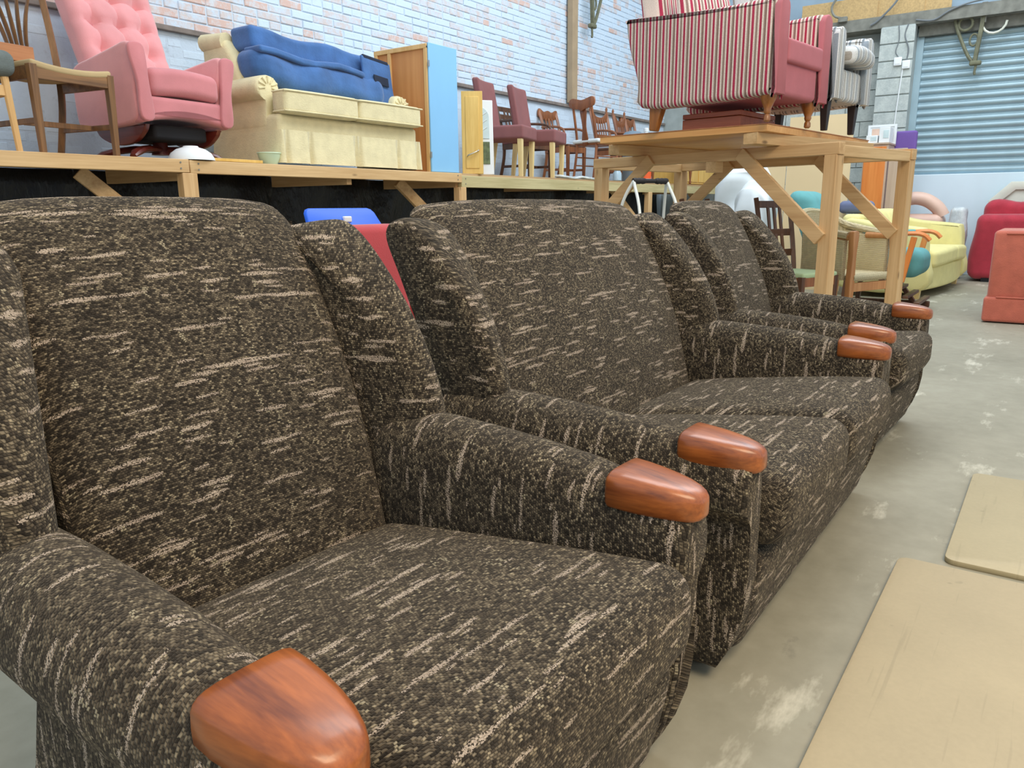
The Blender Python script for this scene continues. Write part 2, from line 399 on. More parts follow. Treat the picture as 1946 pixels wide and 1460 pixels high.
def thing(name, label, cat, loc=(0, 0, 0), rotz=0, group=None, scale=1.0):
    o = bpy.data.objects.new(name, None); COL.objects.link(o); o.location = loc; o.rotation_euler = (0, 0, R(rotz))
    o.scale = (scale,)*3; o.empty_display_size = .1
    return tag(o, label, cat, group)
def struct(o): o['kind'] = 'structure'; return o
def copy_tree(o, parent=None):
    c = o.copy(); COL.objects.link(c); c.parent = parent
    for ch in list(o.children): copy_tree(ch, c)
    return c

# ------------------------------------------------------------------ the building
struct(G().box(-6, 13.3, -7, 6.2, -.12, 0).build('floor', 'concrete', smooth=0))
WY = 5.9
wl = struct(G().box(-6, 13.3, WY+.012, WY+.35, 0, 5.2).build('wall_left', 'mortar', smooth=0))
def brick_mesh(L, H, D, mat, name):
    g = G(); c = .006
    v = [(-L/2, 0, -H/2), (L/2, 0, -H/2), (L/2, 0, H/2), (-L/2, 0, H/2), (-L/2, -D+c, -H/2), (L/2, -D+c, -H/2), (L/2, -D+c, H/2), (-L/2, -D+c, H/2),
         (-L/2+c, -D, -H/2+c), (L/2-c, -D, -H/2+c), (L/2-c, -D, H/2-c), (-L/2+c, -D, H/2-c)]
    f = [(0, 1, 5, 4), (1, 2, 6, 5), (2, 3, 7, 6), (3, 0, 4, 7), (4, 5, 9, 8), (5, 6, 10, 9), (6, 7, 11, 10), (7, 4, 8, 11), (8, 9, 10, 11)]
    me = bpy.data.meshes.new(name); me.from_pydata(v, [], f); me.materials.append(M[mat]); return me, v, f
BK = {}
for kind, L in (('s', .240), ('h', .115)):
    for mt in ('paint', 'paint_thin', 'paint_bare'): BK[kind, mt] = brick_mesh(L, .0625, .010, mt, 'brick')
rb = random.Random(3); cand = []
def brick_mat(x, z):
    r = rb.random(); pink = math.sin(x*1.7+2.1)*math.sin(z*3.1+x*.6)
    if 2.38 < z < 2.62 and x < 4.6: return 'paint_bare' if r < .55 else 'paint_thin'
    if z < 2.38: return 'paint'
    if r < .03+.03*max(0, pink): return 'paint_bare'
    return 'paint_thin' if r < .38+.2*pink else 'paint'
z = .04; ci = 0
while z < 5.15:
    header = ci % 4 == 3; L = .1245 if header else .249; x = 1.0+(.062 if header else (ci % 2)*.1245)
    while x < 13.0:
        cand.append((x, z+.034, 'h' if header else 's', brick_mat(x, z))); x += L
    z += .0715; ci += 1
vis = [b for b in cand if 2.46 < b[1] < 2.5+(b[0]-2.9)*.2 and 2.6 < b[0] < 9.6 and b[1] > 2.46+max(0, (b[0]-3.6))*.0]
vis.sort(key=lambda b: b[0]**2+WY**2+(b[1]-1)**2+(0 if b[2] == 's' else 6)); vis = vis[:300]; vs_ = set(vis)
for b in vis:
    o = bpy.data.objects.new('brick', BK[b[2], b[3]][0]); COL.objects.link(o); o.parent = wl
    o.location = (b[0]+rb.uniform(-.003, .003), WY+.014+rb.uniform(-.003, .003), b[1]+rb.uniform(-.002, .002)); o.rotation_euler = (0, R(rb.uniform(-.5, .5)), R(rb.uniform(-1, 1)))
V = []; F = []; MI = []; mats = ['paint', 'paint_thin', 'paint_bare']
for b in cand:
    if b in vs_ or b[1] < 1.2: continue
    _, v, f = BK[b[2], b[3]]; n = len(V); dy = rb.uniform(-.003, .003)
    sh = .008 if b[1] < 2.38 else 0
    V += [(p[0]+b[0], p[1]+WY+.014+dy+sh, p[2]+b[1]) for p in v]; F += [tuple(i+n for i in q) for q in f]; MI += [mats.index(b[3])]*len(f)
me = bpy.data.meshes.new('brick_courses'); me.from_pydata(V, [], F)
for mt in mats: me.materials.append(M[mt])
me.polygons.foreach_set('material_index', MI); me.update()
o = bpy.data.objects.new('brick_courses', me); COL.objects.link(o); o.parent = wl; o['kind'] = 'stuff'
struct(G().box(-6, 13, WY-.035, WY+.02, 2.365, 2.405).build('trim_1', plain('brown_grey_ledge', (128, 118, 112), .9, .2, 12), smooth=0, bev=.006))
# timber downpipe boxing on the wall
tag(G().box(9.72, 9.86, WY-.11, WY-.02, 2.42, 5.2).build('boxed_pipe', plain('tan_board', (168, 146, 118), .8, .1, 6), bev=.008), 'tan vertical boxing running up the brick wall above the bentwood chair', 'pipe')

# end wall with blocks, pillar, shutter
EX = 13.0
wf = struct(G().box(EX+.02, EX+.3, -7, 6.2, 0, 3.45).box(EX+.02, EX+.3, -7, 6.2, 3.45, 5.2).build('wall_far', 'blockjoint', smooth=0))
me_b = {}
for L in (.43, .2):
    g = G().box(0, .03, -L/2, L/2, -.105, .105); m_ = bpy.data.meshes.new('block'); m_.from_pydata([tuple(p) for p in g.v], [], g.f); m_.materials.append(M['block']); me_b[L] = m_
for i in range(15):
    z = .11+i*.222; y = 2.05+(.22 if i % 2 else 0)
    while y < 4.9:
        o = bpy.data.objects.new('block', me_b[.43]); COL.objects.link(o); o.parent = wf; o.location = (EX-.005+rb.uniform(-.003, .003), y+.215, z); y += .442
up = struct(G().box(EX-.03, EX+.02, -7, 6.1, 3.62, 5.2).build('wall_far_upper', 'upper', smooth=0))
up.name = 'wall_upper'
pl = struct(G().box(EX-.38, EX-.04, 2.02, 2.44, 0, 3.44).build('pillar', 'blockjoint', smooth=0))
for i in range(15):
    for sg in (0,):
        g = G(); o = bpy.data.objects.new('block', None)
        g.box(EX-.40, EX-.37, 2.01, 2.45, .008+i*.229, .22+i*.229); o = g.build('block', 'block', pl, smooth=0, bev=.006)
# lower wall under the shutter, painted white
struct(G().box(EX-.12, EX+.02, -7, 2.0, 0, 1.42).build('wall_low', 'whitewall', smooth=0, bev=.01))
sh = struct(bpy.data.objects.new('door_1', None)); COL.objects.link(sh)
prof = [(0, 0), (-.012, .012), (-.026, .032), (-.030, .052), (-.024, .072), (-.008, .086), (0, .090), (0, .1)]
gs = G().loft([[(p[0], -7, p[1]) for p in prof]+[(.01, -7, .1), (.01, -7, 0)], [(p[0], 2.0, p[1]) for p in prof]+[(.01, 2.0, .1), (.01, 2.0, 0)]])
slat = gs.build('slat', 'zinc', sh, 30); slat.location = (EX-.03, 0, 1.42)
for i in range(1, 20):
    c = slat.copy(); COL.objects.link(c); c.parent = sh; c.location = (EX-.03, 0, 1.42+i*.1)
sg_ = G().box(EX-.09, EX, 1.93, 2.02, 1.42, 3.42).build('guide_rail', 'zinc', sh, 0)
# steel beam and shutter box over the door
struct(G().box(EX-.34, EX+.02, -7, 5.8, 3.44, 3.47).box(EX-.34, EX-.28, -7, 5.8, 3.47, 3.60).build('trim_2', 'steel', smooth=0))
struct(G().box(EX-.16, EX-.02, -7, 2.0, 3.30, 3.44).build('trim_3', 'steel', smooth=0))
for y0, y1, h, dx in ((2.55, 3.6, .30, 0), (1.95, 2.62, .24, .03), (1.62, 2.02, .17, .05)):
    k = {2.55: 'left', 1.95: 'middle', 1.62: 'right'}[y0]
    tag(G().box(EX-.26+dx, EX-.24+dx, y0, y1, 3.605, 3.605+h).build('chipboard_offcut', 'chipboard', smooth=0, bev=.003),
        {'left': 'tallest chipboard offcut standing on the steel beam', 'middle': 'middle chipboard offcut standing on the steel beam over the pillar', 'right': 'small chipboard offcut at the shutter end of the steel beam'}[k], 'board', 'chipboard offcuts on the beam')
for k, (y, z) in enumerate(((2.19, 2.96), (2.08, 2.91))):
    t = thing('switch_box', ('left one of the two small white boxes on the block pillar', 'right one of the two small white boxes on the block pillar')[k], 'switch', (EX-.40, y, z), 0, 'white boxes on the pillar')
    G().box(-.035, 0, -.05, .05, -.055, .055).build('box_body', 'white', t, bev=.006); G().box(-.04, -.035, -.032, .032, -.035, .035).build('cover', 'white', t)
def cable(name, pts, r, mat, label):
    tag(G().tube(crom(pts, 6, False), r, 6).build(name, mat), label, 'cable')
cable('wall_cable', [(EX-.41, 2.10, 3.44), (EX-.41, 2.13, 3.3), (EX-.415, 2.07, 3.12), (EX-.41, 2.08, 2.97)], .008, 'cable', 'dark cable looping down the pillar into the right white box')
cable('wall_cable', [(EX-.41, 2.22, 3.44), (EX-.41, 2.20, 3.25), (EX-.415, 2.23, 3.1), (EX-.41, 2.19, 3.02)], .006, 'cable', 'thin cable running down the pillar into the left white box')
cable('wall_cable', [(EX-.41, 2.12, 2.86), (EX-.415, 2.14, 2.5), (EX-.41, 2.16, 2.0), (EX-.41, 2.16, 1.2)], .008, 'white', 'pale cable going down the pillar from the white boxes')
def hook(name, y, z, label, s=1.0):
    t = thing(name, label, 'hook', (EX-.40, y, z))
    G().tube(crom([(0, .0, .0), (0, .12, .05), (0, .16, .18), (0, .06, .33), (0, -.02, .42)], 6, False), .016, 8).build('hook_rod', 'steel', t)
    G().box(-.02, .05, -.06, .06, -.05, .02).build('clamp', 'steel', t, bev=.006)
hook('iron_hook', 2.98, 3.63, 'dark curved iron hook rod rising from the beam above the grey striped chair')
cable('hanging_cable', [(EX-.37, 2.6, 3.49), (EX-.37, 2.5, 3.55), (EX-.37, 2.3, 3.75), (EX-.37, 2.2, 3.95)], .014, 'cable', 'grey cable rising from the steel beam past the chipboard')
cable('hanging_cable', [(EX-.36, 2.02, 3.49), (EX-.36, 1.8, 3.46), (EX-.36, 1.6, 3.56), (EX-.36, 1.3, 3.63), (EX-.36, .7, 3.66)], .012, 'cable', 'grey cable drooping along the beam over the shutter')
def bracket(loc, rot, label, s):
    t = thing('iron_bracket', label, 'bracket', loc, rot, 'cast iron brackets', s)
    o = G().beam((.09, 0, .62), (.04, 0, .02), .05, .05, (0, 1, 0)).build('bracket_arm', 'iron', t, bev=.006)
    G().tube(crom([(-.26, 0, .60), (-.2, 0, .42), (-.06, 0, .12), (.03, 0, .0)], 6, False), .022, 8).build('bracket_strut', 'iron', t)
    ring = [(-.12+.085*math.cos(a), 0, .52+.085*math.sin(a)) for a in [k*math.pi/8 for k in range(17)]]
    G().tube(ring, .018, 8).build('scroll', 'iron', t)
    ring = [(0+.05*math.cos(a), 0, .30+.075*math.sin(a)) for a in [k*math.pi/8 for k in range(17)]]
    G().tube(ring, .014, 8).build('scroll', 'iron', t)
    G().rbox((.05, 0, .0), (.07, .04, .03), .02).build('foot_knob', 'iron', t)
    G().tube([(.06, 0, -.02), (.05, 0, -.12), (.06, 0, -.15)], .016, 8).build('peg', 'iron', t)
bracket((EX-.26, 1.30, 2.86), -98, 'cast iron scroll bracket hanging in front of the roller shutter', 1.0)
bracket((10.25, WY-.14, 3.48), 180, 'cast iron bracket hanging high on the brick wall', 1.0)
t = thing('ring_hook', 'iron ring hook hanging from the beam in front of the shutter', 'hook', (EX-.26, 1.08, 3.36))
G().tube([(0, .14*math.cos(a), .0+.14*math.sin(a)) for a in [math.pi+k*math.pi/8 for k in range(9)]], .015, 8).build('ring', 'offwhite', t)
G().box(-.03, .03, .10, .17, 0, .26).build('shackle', 'steel', t, bev=.008)

# ------------------------------------------------------------------ hardboard sheets on the floor
def sheet(x0, x1, y0, y1, z0, mat, label, rot=0):
    c = [(x0, y0), (x1, y0), (x1, y1), (x0, y1)]; P = []; r = .03
    for i, (a, b) in enumerate(c):
        sx = 1 if i in (0, 3) else -1; sy = 1 if i in (0, 1) else -1; cx, cy = a+sx*r, b+sy*r
        st = [180, 270, 0, 90][i]
        for k in range(5): P.append((cx+r*math.cos(R(st+22.5*k)), cy+r*math.sin(R(st+22.5*k))))
    tag(G().slab(P, z0, z0+.016, .003, 2, 2, 1).build('hardboard_sheet', mat, smooth=30), label, 'board', 'boards lying on the floor')
sheet(-.6, 2.31, -2.2, .272, 0, 'mdf1', 'large scuffed tan hardboard sheet lying nearest on the floor')
sheet(2.36, 3.24, -2.3, .165, 0, 'mdf2', 'smaller tan hardboard sheet on the floor beyond the nearest one')
# ------------------------------------------------------------------ tweed three-piece suite
def arm_rings(a, s, ys, spec):
    base = [(-.076, .045), (-.078, .16), (-.080, .30), (-.082, .40), (-.080, .47), (-.070, .522), (-.045, .556), (-.010, .572), (.030, .571), (.066, .552), (.090, .515), (.097, .475), (.086, .440), (.060, .418), (.036, .400), (.028, .37), (.028, .22), (.026, .045)]
    ring2 = crom(base, 3, True); out = []; uvs = []
    for y, wx, dz, fr in spec:
        ring = []
        for p in ring2:
            x, z = p.x*wx, p.y
            z2 = z+dz*max(0, (z-.3)/.27)
            yy = y+fr*(.055*max(0, (.24-z)/.2)**2)+(.16*(z-.56) if y > .65 else 0)
            if z < .42 and x > 0: yy = min(yy, .60+(.42-z)*.35)
            ring.append(Vector((s*(a+x), yy, z2)))
        out.append(ring)
    return out, ring2
def suite(name, label, cat, loc, a, seats, group, rot=0):
    t = thing(name, label, cat, loc, rot, group); wi = a-.108
    xs = lambda c, n: (c.x, c.y+c.z) if abs(n.x) < .75 else (c.y, c.z+c.x)
    ol = crom([(.64, .24), (.67, .42), (.725, .62), (.80, .80), (.868, .93), (.92, 1.0), (.97, 1.026), (.996, 1.006), (.980, .95), (.890, .82), (.795, .62), (.735, .38), (.715, .14), (.715, .08), (.68, .08)], 5)
    W2 = wi+.034
    def bf(x, y, z):
        k = (x/W2)**2
        return (x*(1+.03*max(0, z-.5)), y-.018*(1-k)*(1 if z > .3 else 0), z-.022*k*k*max(0, (z-.6)/.4))
    G().slab(ol, -W2, W2, .055, 0, 5, 10 if seats == 1 else 18, bf).build('backrest', TW, t, 60, xs)
    wo = crom([(.60, .44), (.596, .56), (.632, .68), (.700, .80), (.782, .90), (.842, .955), (.890, .978), (.930, .968), (.942, .925), (.900, .83), (.825, .66), (.758, .5), (.735, .45), (.67, .43)], 5)
    for s in (-1, 1):
        def wf_(x, y, z, s=s):
            d = x*s-(a+.018)
            if d < 0: d *= 1+ max(0, min(1, (y-.60)/.24))*2.4
            return (s*(a+.018+d), y, z)
        def wuv(c, n, s=s):
            return (c.x*s-c.y, c.z) if n.x*s < .6 else (c.x*s+c.y, c.z)
        lo, hi = sorted((s*(a-.020), s*(a+.056)))
        G().slab(wo, lo, hi, .036, 0, 6, 2, wf_, wt=lambda n_: 1 if n_.x > 0 else max(.3, 1+n_.x*1.2)).build('wing', TW, t, 60, wuv)
        spec = [(.76, 1.0, -.005, 0), (.70, 1.0, .002, 0), (.58, 1.0, .004, 0), (.44, .99, -.002, 0), (.32, .95, -.010, 0), (.22, .88, -.020, .2), (.15, .80, -.032, .45), (.09, .73, -.042, .7), (.045, .67, -.050, .9), (.018, .60, -.058, 1), (.006, .50, -.065, 1)]
        rings, r2 = arm_rings(a, s, None, spec)
        g = G().loft(rings); al = [0]
        for i in range(1, len(r2)): al.append(al[-1]+(r2[i]-r2[i-1]).length)
        n = len(r2); lut = {}
        for i, rg in enumerate(rings):
            for j, p in enumerate(rg): lut[tuple(round(q, 5) for q in p)] = (al[j], p.y)
        def auv(c, nn):
            if nn.y < -.30: return (c.z, c.x)
            return lut.get(tuple(round(q, 5) for q in c), (c.z, c.y))
        arm = g.build('arm', TW, t, 60, auv)
        # teak cap
        cap = []
        for y, hw, zt, zb in ((.150, .060, .556, .492), (.145, .0625, .559, .489), (.12, .0615, .557, .488), (.09, .058, .554, .487), (.06, .0525, .550, .487), (.035, .046, .546, .487), (.015, .038, .541, .487), (.002, .030, .536, .488), (-.006, .021, .530, .491), (-.010, .010, .521, .497)):
            m_ = (zt+zb)/2; hh = (zt-zb)/2; ring = []
            for k in range(24):
                an = 2*math.pi*k/24; cx, cz = math.cos(an), math.sin(an); e = .50 if cz > 0 else .35
                ring.append((s*a+hw*math.copysign(abs(cx)**.5, cx), y, m_+hh*math.copysign(abs(cz)**e, cz)))
            cap.append(ring)
        G().loft(cap).build('arm_cap', 'teak', arm, 70)
    hw = (a-.076)/seats
    for k in range(seats):
        cx = (k-(seats-1)/2)*2*hw
        def sf(x, y, z, cx=cx):
            u = min(1, abs((x-cx)/hw)); v = min(1, abs((y-.315)/.35))
            cr = (1-u**4)*(1-v**4)*.018*(1 if z > .35 else -.2)
            ty = (y+.04)/.7
            x2 = cx+(x-cx)*(1.0 if seats > 1 else 1+.02*(1-ty))
            return (x2, y+.012*(1-u*u)*(-1 if y < .1 else 0), z+cr+.028-.095*ty)
        G().rbox((cx, .315, .345), (hw-.002, .352, .082), .055, 4, 9, sf).build('seat_cushion', TW, t, 70, xs)
    hb = a-.058
    def bsf(x, y, z): return (x, y+(.05*(1-(z-.03)/.24)**1.5 if y < .3 else 0), z)
    G().rbox((0, .345, .148), (hb, .345, .118), .035, 4, 8, bsf).build('base', TW, t, 60, xs)
    for sx in (-1, 1):
        for y in (.12, .62): G().lathe([(.012, 0), (.022, .004), (.026, .03), (.02, .06)], (sx*(a-.06), y, 0), 10).build('foot', 'mahog', t)
    return t
suite('tweed_armchair', 'nearest brown flecked tweed winged armchair with wooden arm tips', 'armchair', (.782, .452, 0), .384, 1, 'tweed suite', -2)
suite('tweed_loveseat', 'brown flecked tweed two-seat sofa with wooden arm tips between the matching armchairs', 'sofa', (2.135, .432, 0), .676, 2, 'tweed suite')
suite('tweed_armchair', 'farthest brown flecked tweed winged armchair beyond the matching two-seater', 'armchair', (3.555, .462, 0), .385, 1, 'tweed suite', -2)

# ------------------------------------------------------------------ timber platform along the brick wall
SZ = 1.32; SY = 4.60
t = thing('timber_platform', 'long raised timber platform against the white brick wall', 'platform', (0, SY, 0))
for x0, x1, y0, z0, z1, mt in ((-.6, 2.98, 0, 1.236, 1.318, 'pine'), (2.985, 5.75, 0, 1.232, 1.314, 'pine'), (5.755, 9.3, .01, 1.19, 1.296, 'greenpine'), (9.305, 12.8, .01, 1.186, 1.292, 'greenpine')):
    b = G().box(x0, x1, y0, y0+.045, z0, z1).build('fascia_board', mt, t, bev=.004)
    for px in ((x0+.06, x1-.06)):
        for pz in (.3, .75):
            G().lathe([(.006, -.002), (.006, .002)], (0, 0, 0), 8).xf(Matrix.Translation((px, y0-.001, z0+(z1-z0)*pz)) @ Matrix.Rotation(R(90), 4, 'X')).build('screw_head', 'steel', b)
for i in range(10):
    G().box(-.6, 12.8, .047+i*.123, .165+i*.123, 1.296, 1.318).build('deck_plank', 'oldply', t, 0)
for x in (-.2, 1.3, 2.98, 4.4, 5.75, 7.8, 9.8, 11.6):
    G().box(x-.025, x+.025, .06, .98, 1.19, 1.295).build('joist', 'pine_y', t, 0)
for x in (.2, 2.98, 5.76, 9.8, 12.4):
    z1 = 1.234 if x < 5 else 1.19
    G().box(x-.052, x+.052, 0, .07, 0, z1).build('post', 'pine_z', t, bev=.004)
    pass
    G().beam((x-.03, .12, .72), (x-.03-.52, .30, 1.235), .05, .09).build('brace', 'pine_y', t, bev=.003)
g = G(); nx, nz = 90, 12; vv = []
for i in range(nx+1):
    for j in range(nz+1):
        x = -1+i*13.5/nx; zz = j/nz*1.285
        y = 5.72+.05*math.sin(x*5+zz*3)+.035*math.sin(x*11.3-zz*6)+.02*math.sin(x*23+zz*2.5)
        vv.append((x, y, zz))
ff = [(i*(nz+1)+j, (i+1)*(nz+1)+j, (i+1)*(nz+1)+j+1, i*(nz+1)+j+1) for i in range(nx) for j in range(nz)]
o = g.add(vv, ff).build('polythene_curtain', 'blackpoly', smooth=180)
o.modifiers.new('thick', 'SOLIDIFY').thickness = .004
tag(o, 'crumpled black polythene sheet hanging in the dark under the platform', 'plastic sheet')

# ------------------------------------------------------------------ dining-chair builder
def dining_chair(name, label, loc, rot, mat, seatmat, back='fan', h=.98, sw=.43, sd=.42, sh_=.46, group=None, arms=False, turned=False, scale=1.0, seatdip=0.0, railmat=None):
    t = thing(name, label, 'chair', loc, rot, group, scale); hw = sw/2; rm = railmat or mat
    for s in (-1, 1):
        if turned:
            G().lathe([(.012, 0), (.016, .02), (.012, .05), (.018, .12), (.022, .22), (.014, .26), (.024, .30), (.022, sh_-.05)], (s*(hw-.03), .03, 0), 10).build('leg', mat, t)
        else:
            G().beam((s*(hw-.025), .025, 0), (s*(hw-.02), .025, sh_), .030, .030, (0, 1, 0), .042, .042).build('leg', mat, t, bev=.003)
        pts = [(s*(hw-.05), sd+.06, 0), (s*(hw-.045), sd-.005, sh_*.6), (s*(hw-.04), sd-.01, sh_), (s*(hw-.03), sd+.03, sh_+.25), (s*(hw-.02), sd+.10, h)]
        G().tube(crom(pts, 4, False), [.024]*17, 4).build('back_post', mat, t, 30)
    for s in (-1, 1):
        G().beam((s*(hw-.02), .03, sh_-.04), (s*(hw-.035), sd, sh_-.04), .022, .07).build('side_rail', rm, t, bev=.002)
        G().beam((s*(hw-.025), .03, .17), (s*(hw-.045), sd+.02, .17), .018, .03).build('stretcher', mat, t, bev=.002)
    G().beam((-hw+.02, .02, sh_-.04), (hw-.02, .02, sh_-.04), .022, .07).build('front_rail', rm, t, bev=.002)
    G().beam((-hw+.05, .2, .17), (hw-.05, .2, .17), .018, .03).build('stretcher', mat, t, bev=.002)
    def sf(x, y, z): return (x, y, z-seatdip*(1-(x/hw)**2)*1.0)
    G().rbox((0, sd/2, sh_+.008), (hw-.01, sd/2-.005, .020), .016, 3, 6, sf).build('seat', seatmat, t)
    top = h
    yb = lambda z: sd-.01+(z-sh_)/(h-sh_)*.11
    if back == 'fan':
        G().rbox((0, yb(top-.02), top-.02), (hw-.01, .012, .04), .012).build('crest_rail', mat, t)
        G().beam((-hw+.04, yb(sh_+.06), sh_+.05), (hw-.04, yb(sh_+.06), sh_+.05), .022, .05).build('back_rail', mat, t, bev=.002)
        for k in range(-2, 3):
            pts = [(k*.028, yb(sh_+.07), sh_+.06), (k*.030, yb(sh_+.2), sh_+.2), (k*.05, yb(sh_+.36), sh_+.36), (k*.085, yb(top-.03), top-.03)]
            G().tube(crom(pts, 4, False), [.010+.010*math.sin(math.pi*i/12) for i in range(13)], 6, .45).build('splat', mat, t)
    elif back == 'crest':
        P = crom([(-hw-.01, top-.05), (-hw+.02, top+.035), (-.09, top+.0), (0, top+.02), (.09, top), (hw-.02, top+.035), (hw+.01, top-.05), (hw-.06, top-.09), (0, top-.11), (-hw+.06, top-.09)], 4)
        G().slab(P, yb(top)-.014, yb(top)+.010, .006, 1, 2, 1).build('crest_rail', mat, t)
        G().beam((-hw+.04, yb(sh_+.12), sh_+.12), (hw-.04, yb(sh_+.12), sh_+.12), .02, .035).build('back_rail', mat, t, bev=.002)
        for k in (-1, 0, 1):
            G().beam((k*.07, yb(sh_+.13), sh_+.13), (k*.07, yb(top-.08), top-.08), .045 if k == 0 else .02, .012, (0, 1, 0)).build('splat', mat, t, bev=.002)
    elif back == 'finial':
        for s in (-1, 1):
            G().lathe([(.012, 0), (.022, .02), (.014, .045), (.02, .07), (.008, .10)], (s*(hw-.02), yb(top)+.0, top-.02), 8).build('finial', mat, t)
        P = crom([(-hw+.03, top), (-.1, top-.06), (0, top-.075), (.1, top-.06), (hw-.03, top), (hw-.03, top-.12), (0, top-.16), (-hw+.03, top-.12)], 4)
        G().slab(P, yb(top-.06)-.014, yb(top-.06)+.010, .006, 1, 2, 1).build('crest_rail', mat, t)
        G().beam((-hw+.04, yb(sh_+.2), sh_+.2), (hw-.04, yb(sh_+.2), sh_+.2), .02, .05).build('back_rail', mat, t, bev=.002)
        for k in (-2, -1, 0, 1, 2):
            G().tube([(k*.06, yb(sh_+.2), sh_+.2), (k*.06, yb(top-.12), top-.10)], .010, 6).build('spindle', mat, t)
    elif back == 'ladder':
        for z in (sh_+.16, sh_+.32, top-.05):
            G().beam((-hw+.04, yb(z), z), (hw-.04, yb(z), z), .016, .055).build('slat', mat, t, bev=.002)
        for k in (-1, 0, 1):
            G().beam((k*.07, yb(sh_+.03), sh_+.03), (k*.07, yb(top-.07), top-.07), .03, .012, (0, 1, 0)).build('splat', mat, t, bev=.002)
    if arms:
        for s in (-1, 1):
            pts = [(s*(hw-.03), yb(sh_+.26), sh_+.26), (s*(hw+.03), sd*.55, sh_+.25), (s*(hw+.035), sd*.22, sh_+.22), (s*(hw+.03), sd*.12, sh_+.15), (s*(hw-.0), sd*.18, sh_-.02)]
            G().tube(crom(pts, 5, False), .016, 8).build('armrest', mat, t)
    return t
D = SZ
dining_chair('dining_chair', 'dark oak dining chair with fan-shaped back slats at the left end of the platform', (2.36, 4.66, D), 8, 'oak', 'seatbeige', 'fan', 1.02, .50, .46, .46, seatdip=.025, railmat='oak_x')
t = thing('wooden_box', 'shallow reddish wooden box resting on the fan-back chair seat', 'box', (2.14, 4.86, D+.500), 8)
G().box(-.30, .12, 0, .014, 0, .085).build('box_front', 'drawer', t, bev=.002)
G().box(.106, .12, .014, .26, 0, .085).build('box_side', 'drawer', t, bev=.002); G().box(-.30, -.286, .014, .26, 0, .085).build('box_side', 'drawer', t, bev=.002)
G().box(-.286, .106, .246, .26, 0, .085).build('box_back', 'drawer', t, bev=.002); G().box(-.286, .106, .014, .246, .004, .012).build('box_bottom', 'drawer', t)
t = thing('beech_stool', 'pale beech chair with a thick grey cushion cut off by the left picture edge', 'chair', (1.84, 4.65, D), 0)
for sx in (-1, 1):
    for y in (.04, .36): G().tube([(sx*.19, y, 0), (sx*.165, y, .38)], [.017, .021], 8).build('leg', 'beech', t)
    G().beam((sx*.172, .04, .31), (sx*.172, .36, .31), .02, .05).build('rail', 'beech', t, bev=.003)
G().beam((-.17, .04, .31), (.17, .04, .31), .02, .055).build('rail', 'beech', t, bev=.003)
G().rbox((0, .2, .445), (.215, .22, .066), .05, 4, 5).build('seat_cushion', 'greycloth', t)

# ------------------------------------------------------------------ pink buttoned recliner
t = thing('recliner_chair', 'pink velour recliner with buttoned back on a dark wooden swivel base', 'armchair', (3.12, 4.80, D), 4)
bt = [(x, z) for z in (.12, .30, .48, .66) for x in (-.17, 0, .17)]
def tuft(x, y, z):
    # local frame: x across, y depth, z up the back from 0 to .86
    if y < 0:
        d = 0
        for bx, bz in bt: d = max(d, math.exp(-((x-bx)**2+(z-bz)**2)/.0016))
        gx = min(abs(x-b) for b in (-.17, 0, .17)); gz = min(abs(z-b) for b in (.12, .30, .48, .66))
        cr = max(math.exp(-(gx/.018)**2)*(1 if .05 < z < .74 else .3), math.exp(-(gz/.018)**2)*(1 if abs(x) < .24 else .5))
        y += .055*d+.020*cr-.03*(1-(x/.33)**2)
    wide = 1+.10*(z/.86)
    a = R(21); yy = .50+y*math.cos(a)+z*math.sin(a); zz = .42+z*math.cos(a)-y*math.sin(a)
    return (x*wide, yy, zz)
bk = G().rbox((0, 0, .43), (.30, .085, .43), .06, 4, 26, tuft).build('backrest', 'pink', t, 60)
for bx, bz in bt:
    p = tuft(bx, -.085, bz); G().rbox((p[0], p[1]-.004, p[2]), (.014, .008, .014), .008).build('button', 'pinkdark', bk)
for s in (-1, 1):
    P = crom([(.02, .24), (.01, .40), (-.015, .52), (-.03, .62), (-.012, .675), (.04, .69), (.14, .675), (.40, .635), (.60, .60), (.66, .52), (.66, .30), (.60, .215), (.3, .205)], 4)
    def af(x, y, z, s=s): return (x+s*max(0, (.62-abs(z-.62)*3))*0+s*.03*max(0, (z-.4)/.28)**2, y, z)
    lo, hi = sorted((s*.255, s*.345)); G().slab(P, lo, hi, .022, 0, 3, 2, af).build('arm', 'pink', t, 60)
    P2 = crom([(.255*s, .25), (.345*s, .25), (.35*s, .45), (.385*s, .60), (.385*s, .665), (.34*s, .685), (.29*s, .67), (.275*s, .60), (.27*s, .45)], 4)
    G().slab(P2, -.045, -.012, .010, 1, 2, 1).build('arm_facing', 'pinkdark', t, 60)
def scf(x, y, z): return (x, y, z+.02*(1-(x/.26)**2))
G().rbox((0, .27, .465), (.262, .31, .085), .05, 4, 8, scf).build('seat_cushion', 'pinkdark', t, 60)
def apf(x, y, z): return (x, y, z-.05*(1-(x/.33)**2)*(1 if z < .27 else 0)*-1)
G().rbox((0, .26, .30), (.335, .285, .085), .03, 3, 8, apf).build('seat_apron', 'pinkdark', t, 60)
G().box(-.20, .20, .06, .50, .13, .225).build('mechanism_box', 'black', t, bev=.02)
for s in (-1, 1):
    P = crom([(.02, .215), (.05, .17), (.16, .11), (.34, .10), (.50, .15), (.56, .215)], 4, False)
    G().slab([(p.x, p.y) for p in P], s*.27-.018, s*.27+.018, .008, 0, 2, 1).build('rocker', 'mahog', t, 40)
G().lathe([(.06, .05), (.05, .09), (.045, .14)], (0, .30, 0), 12).build('swivel_column', 'mahog', t)
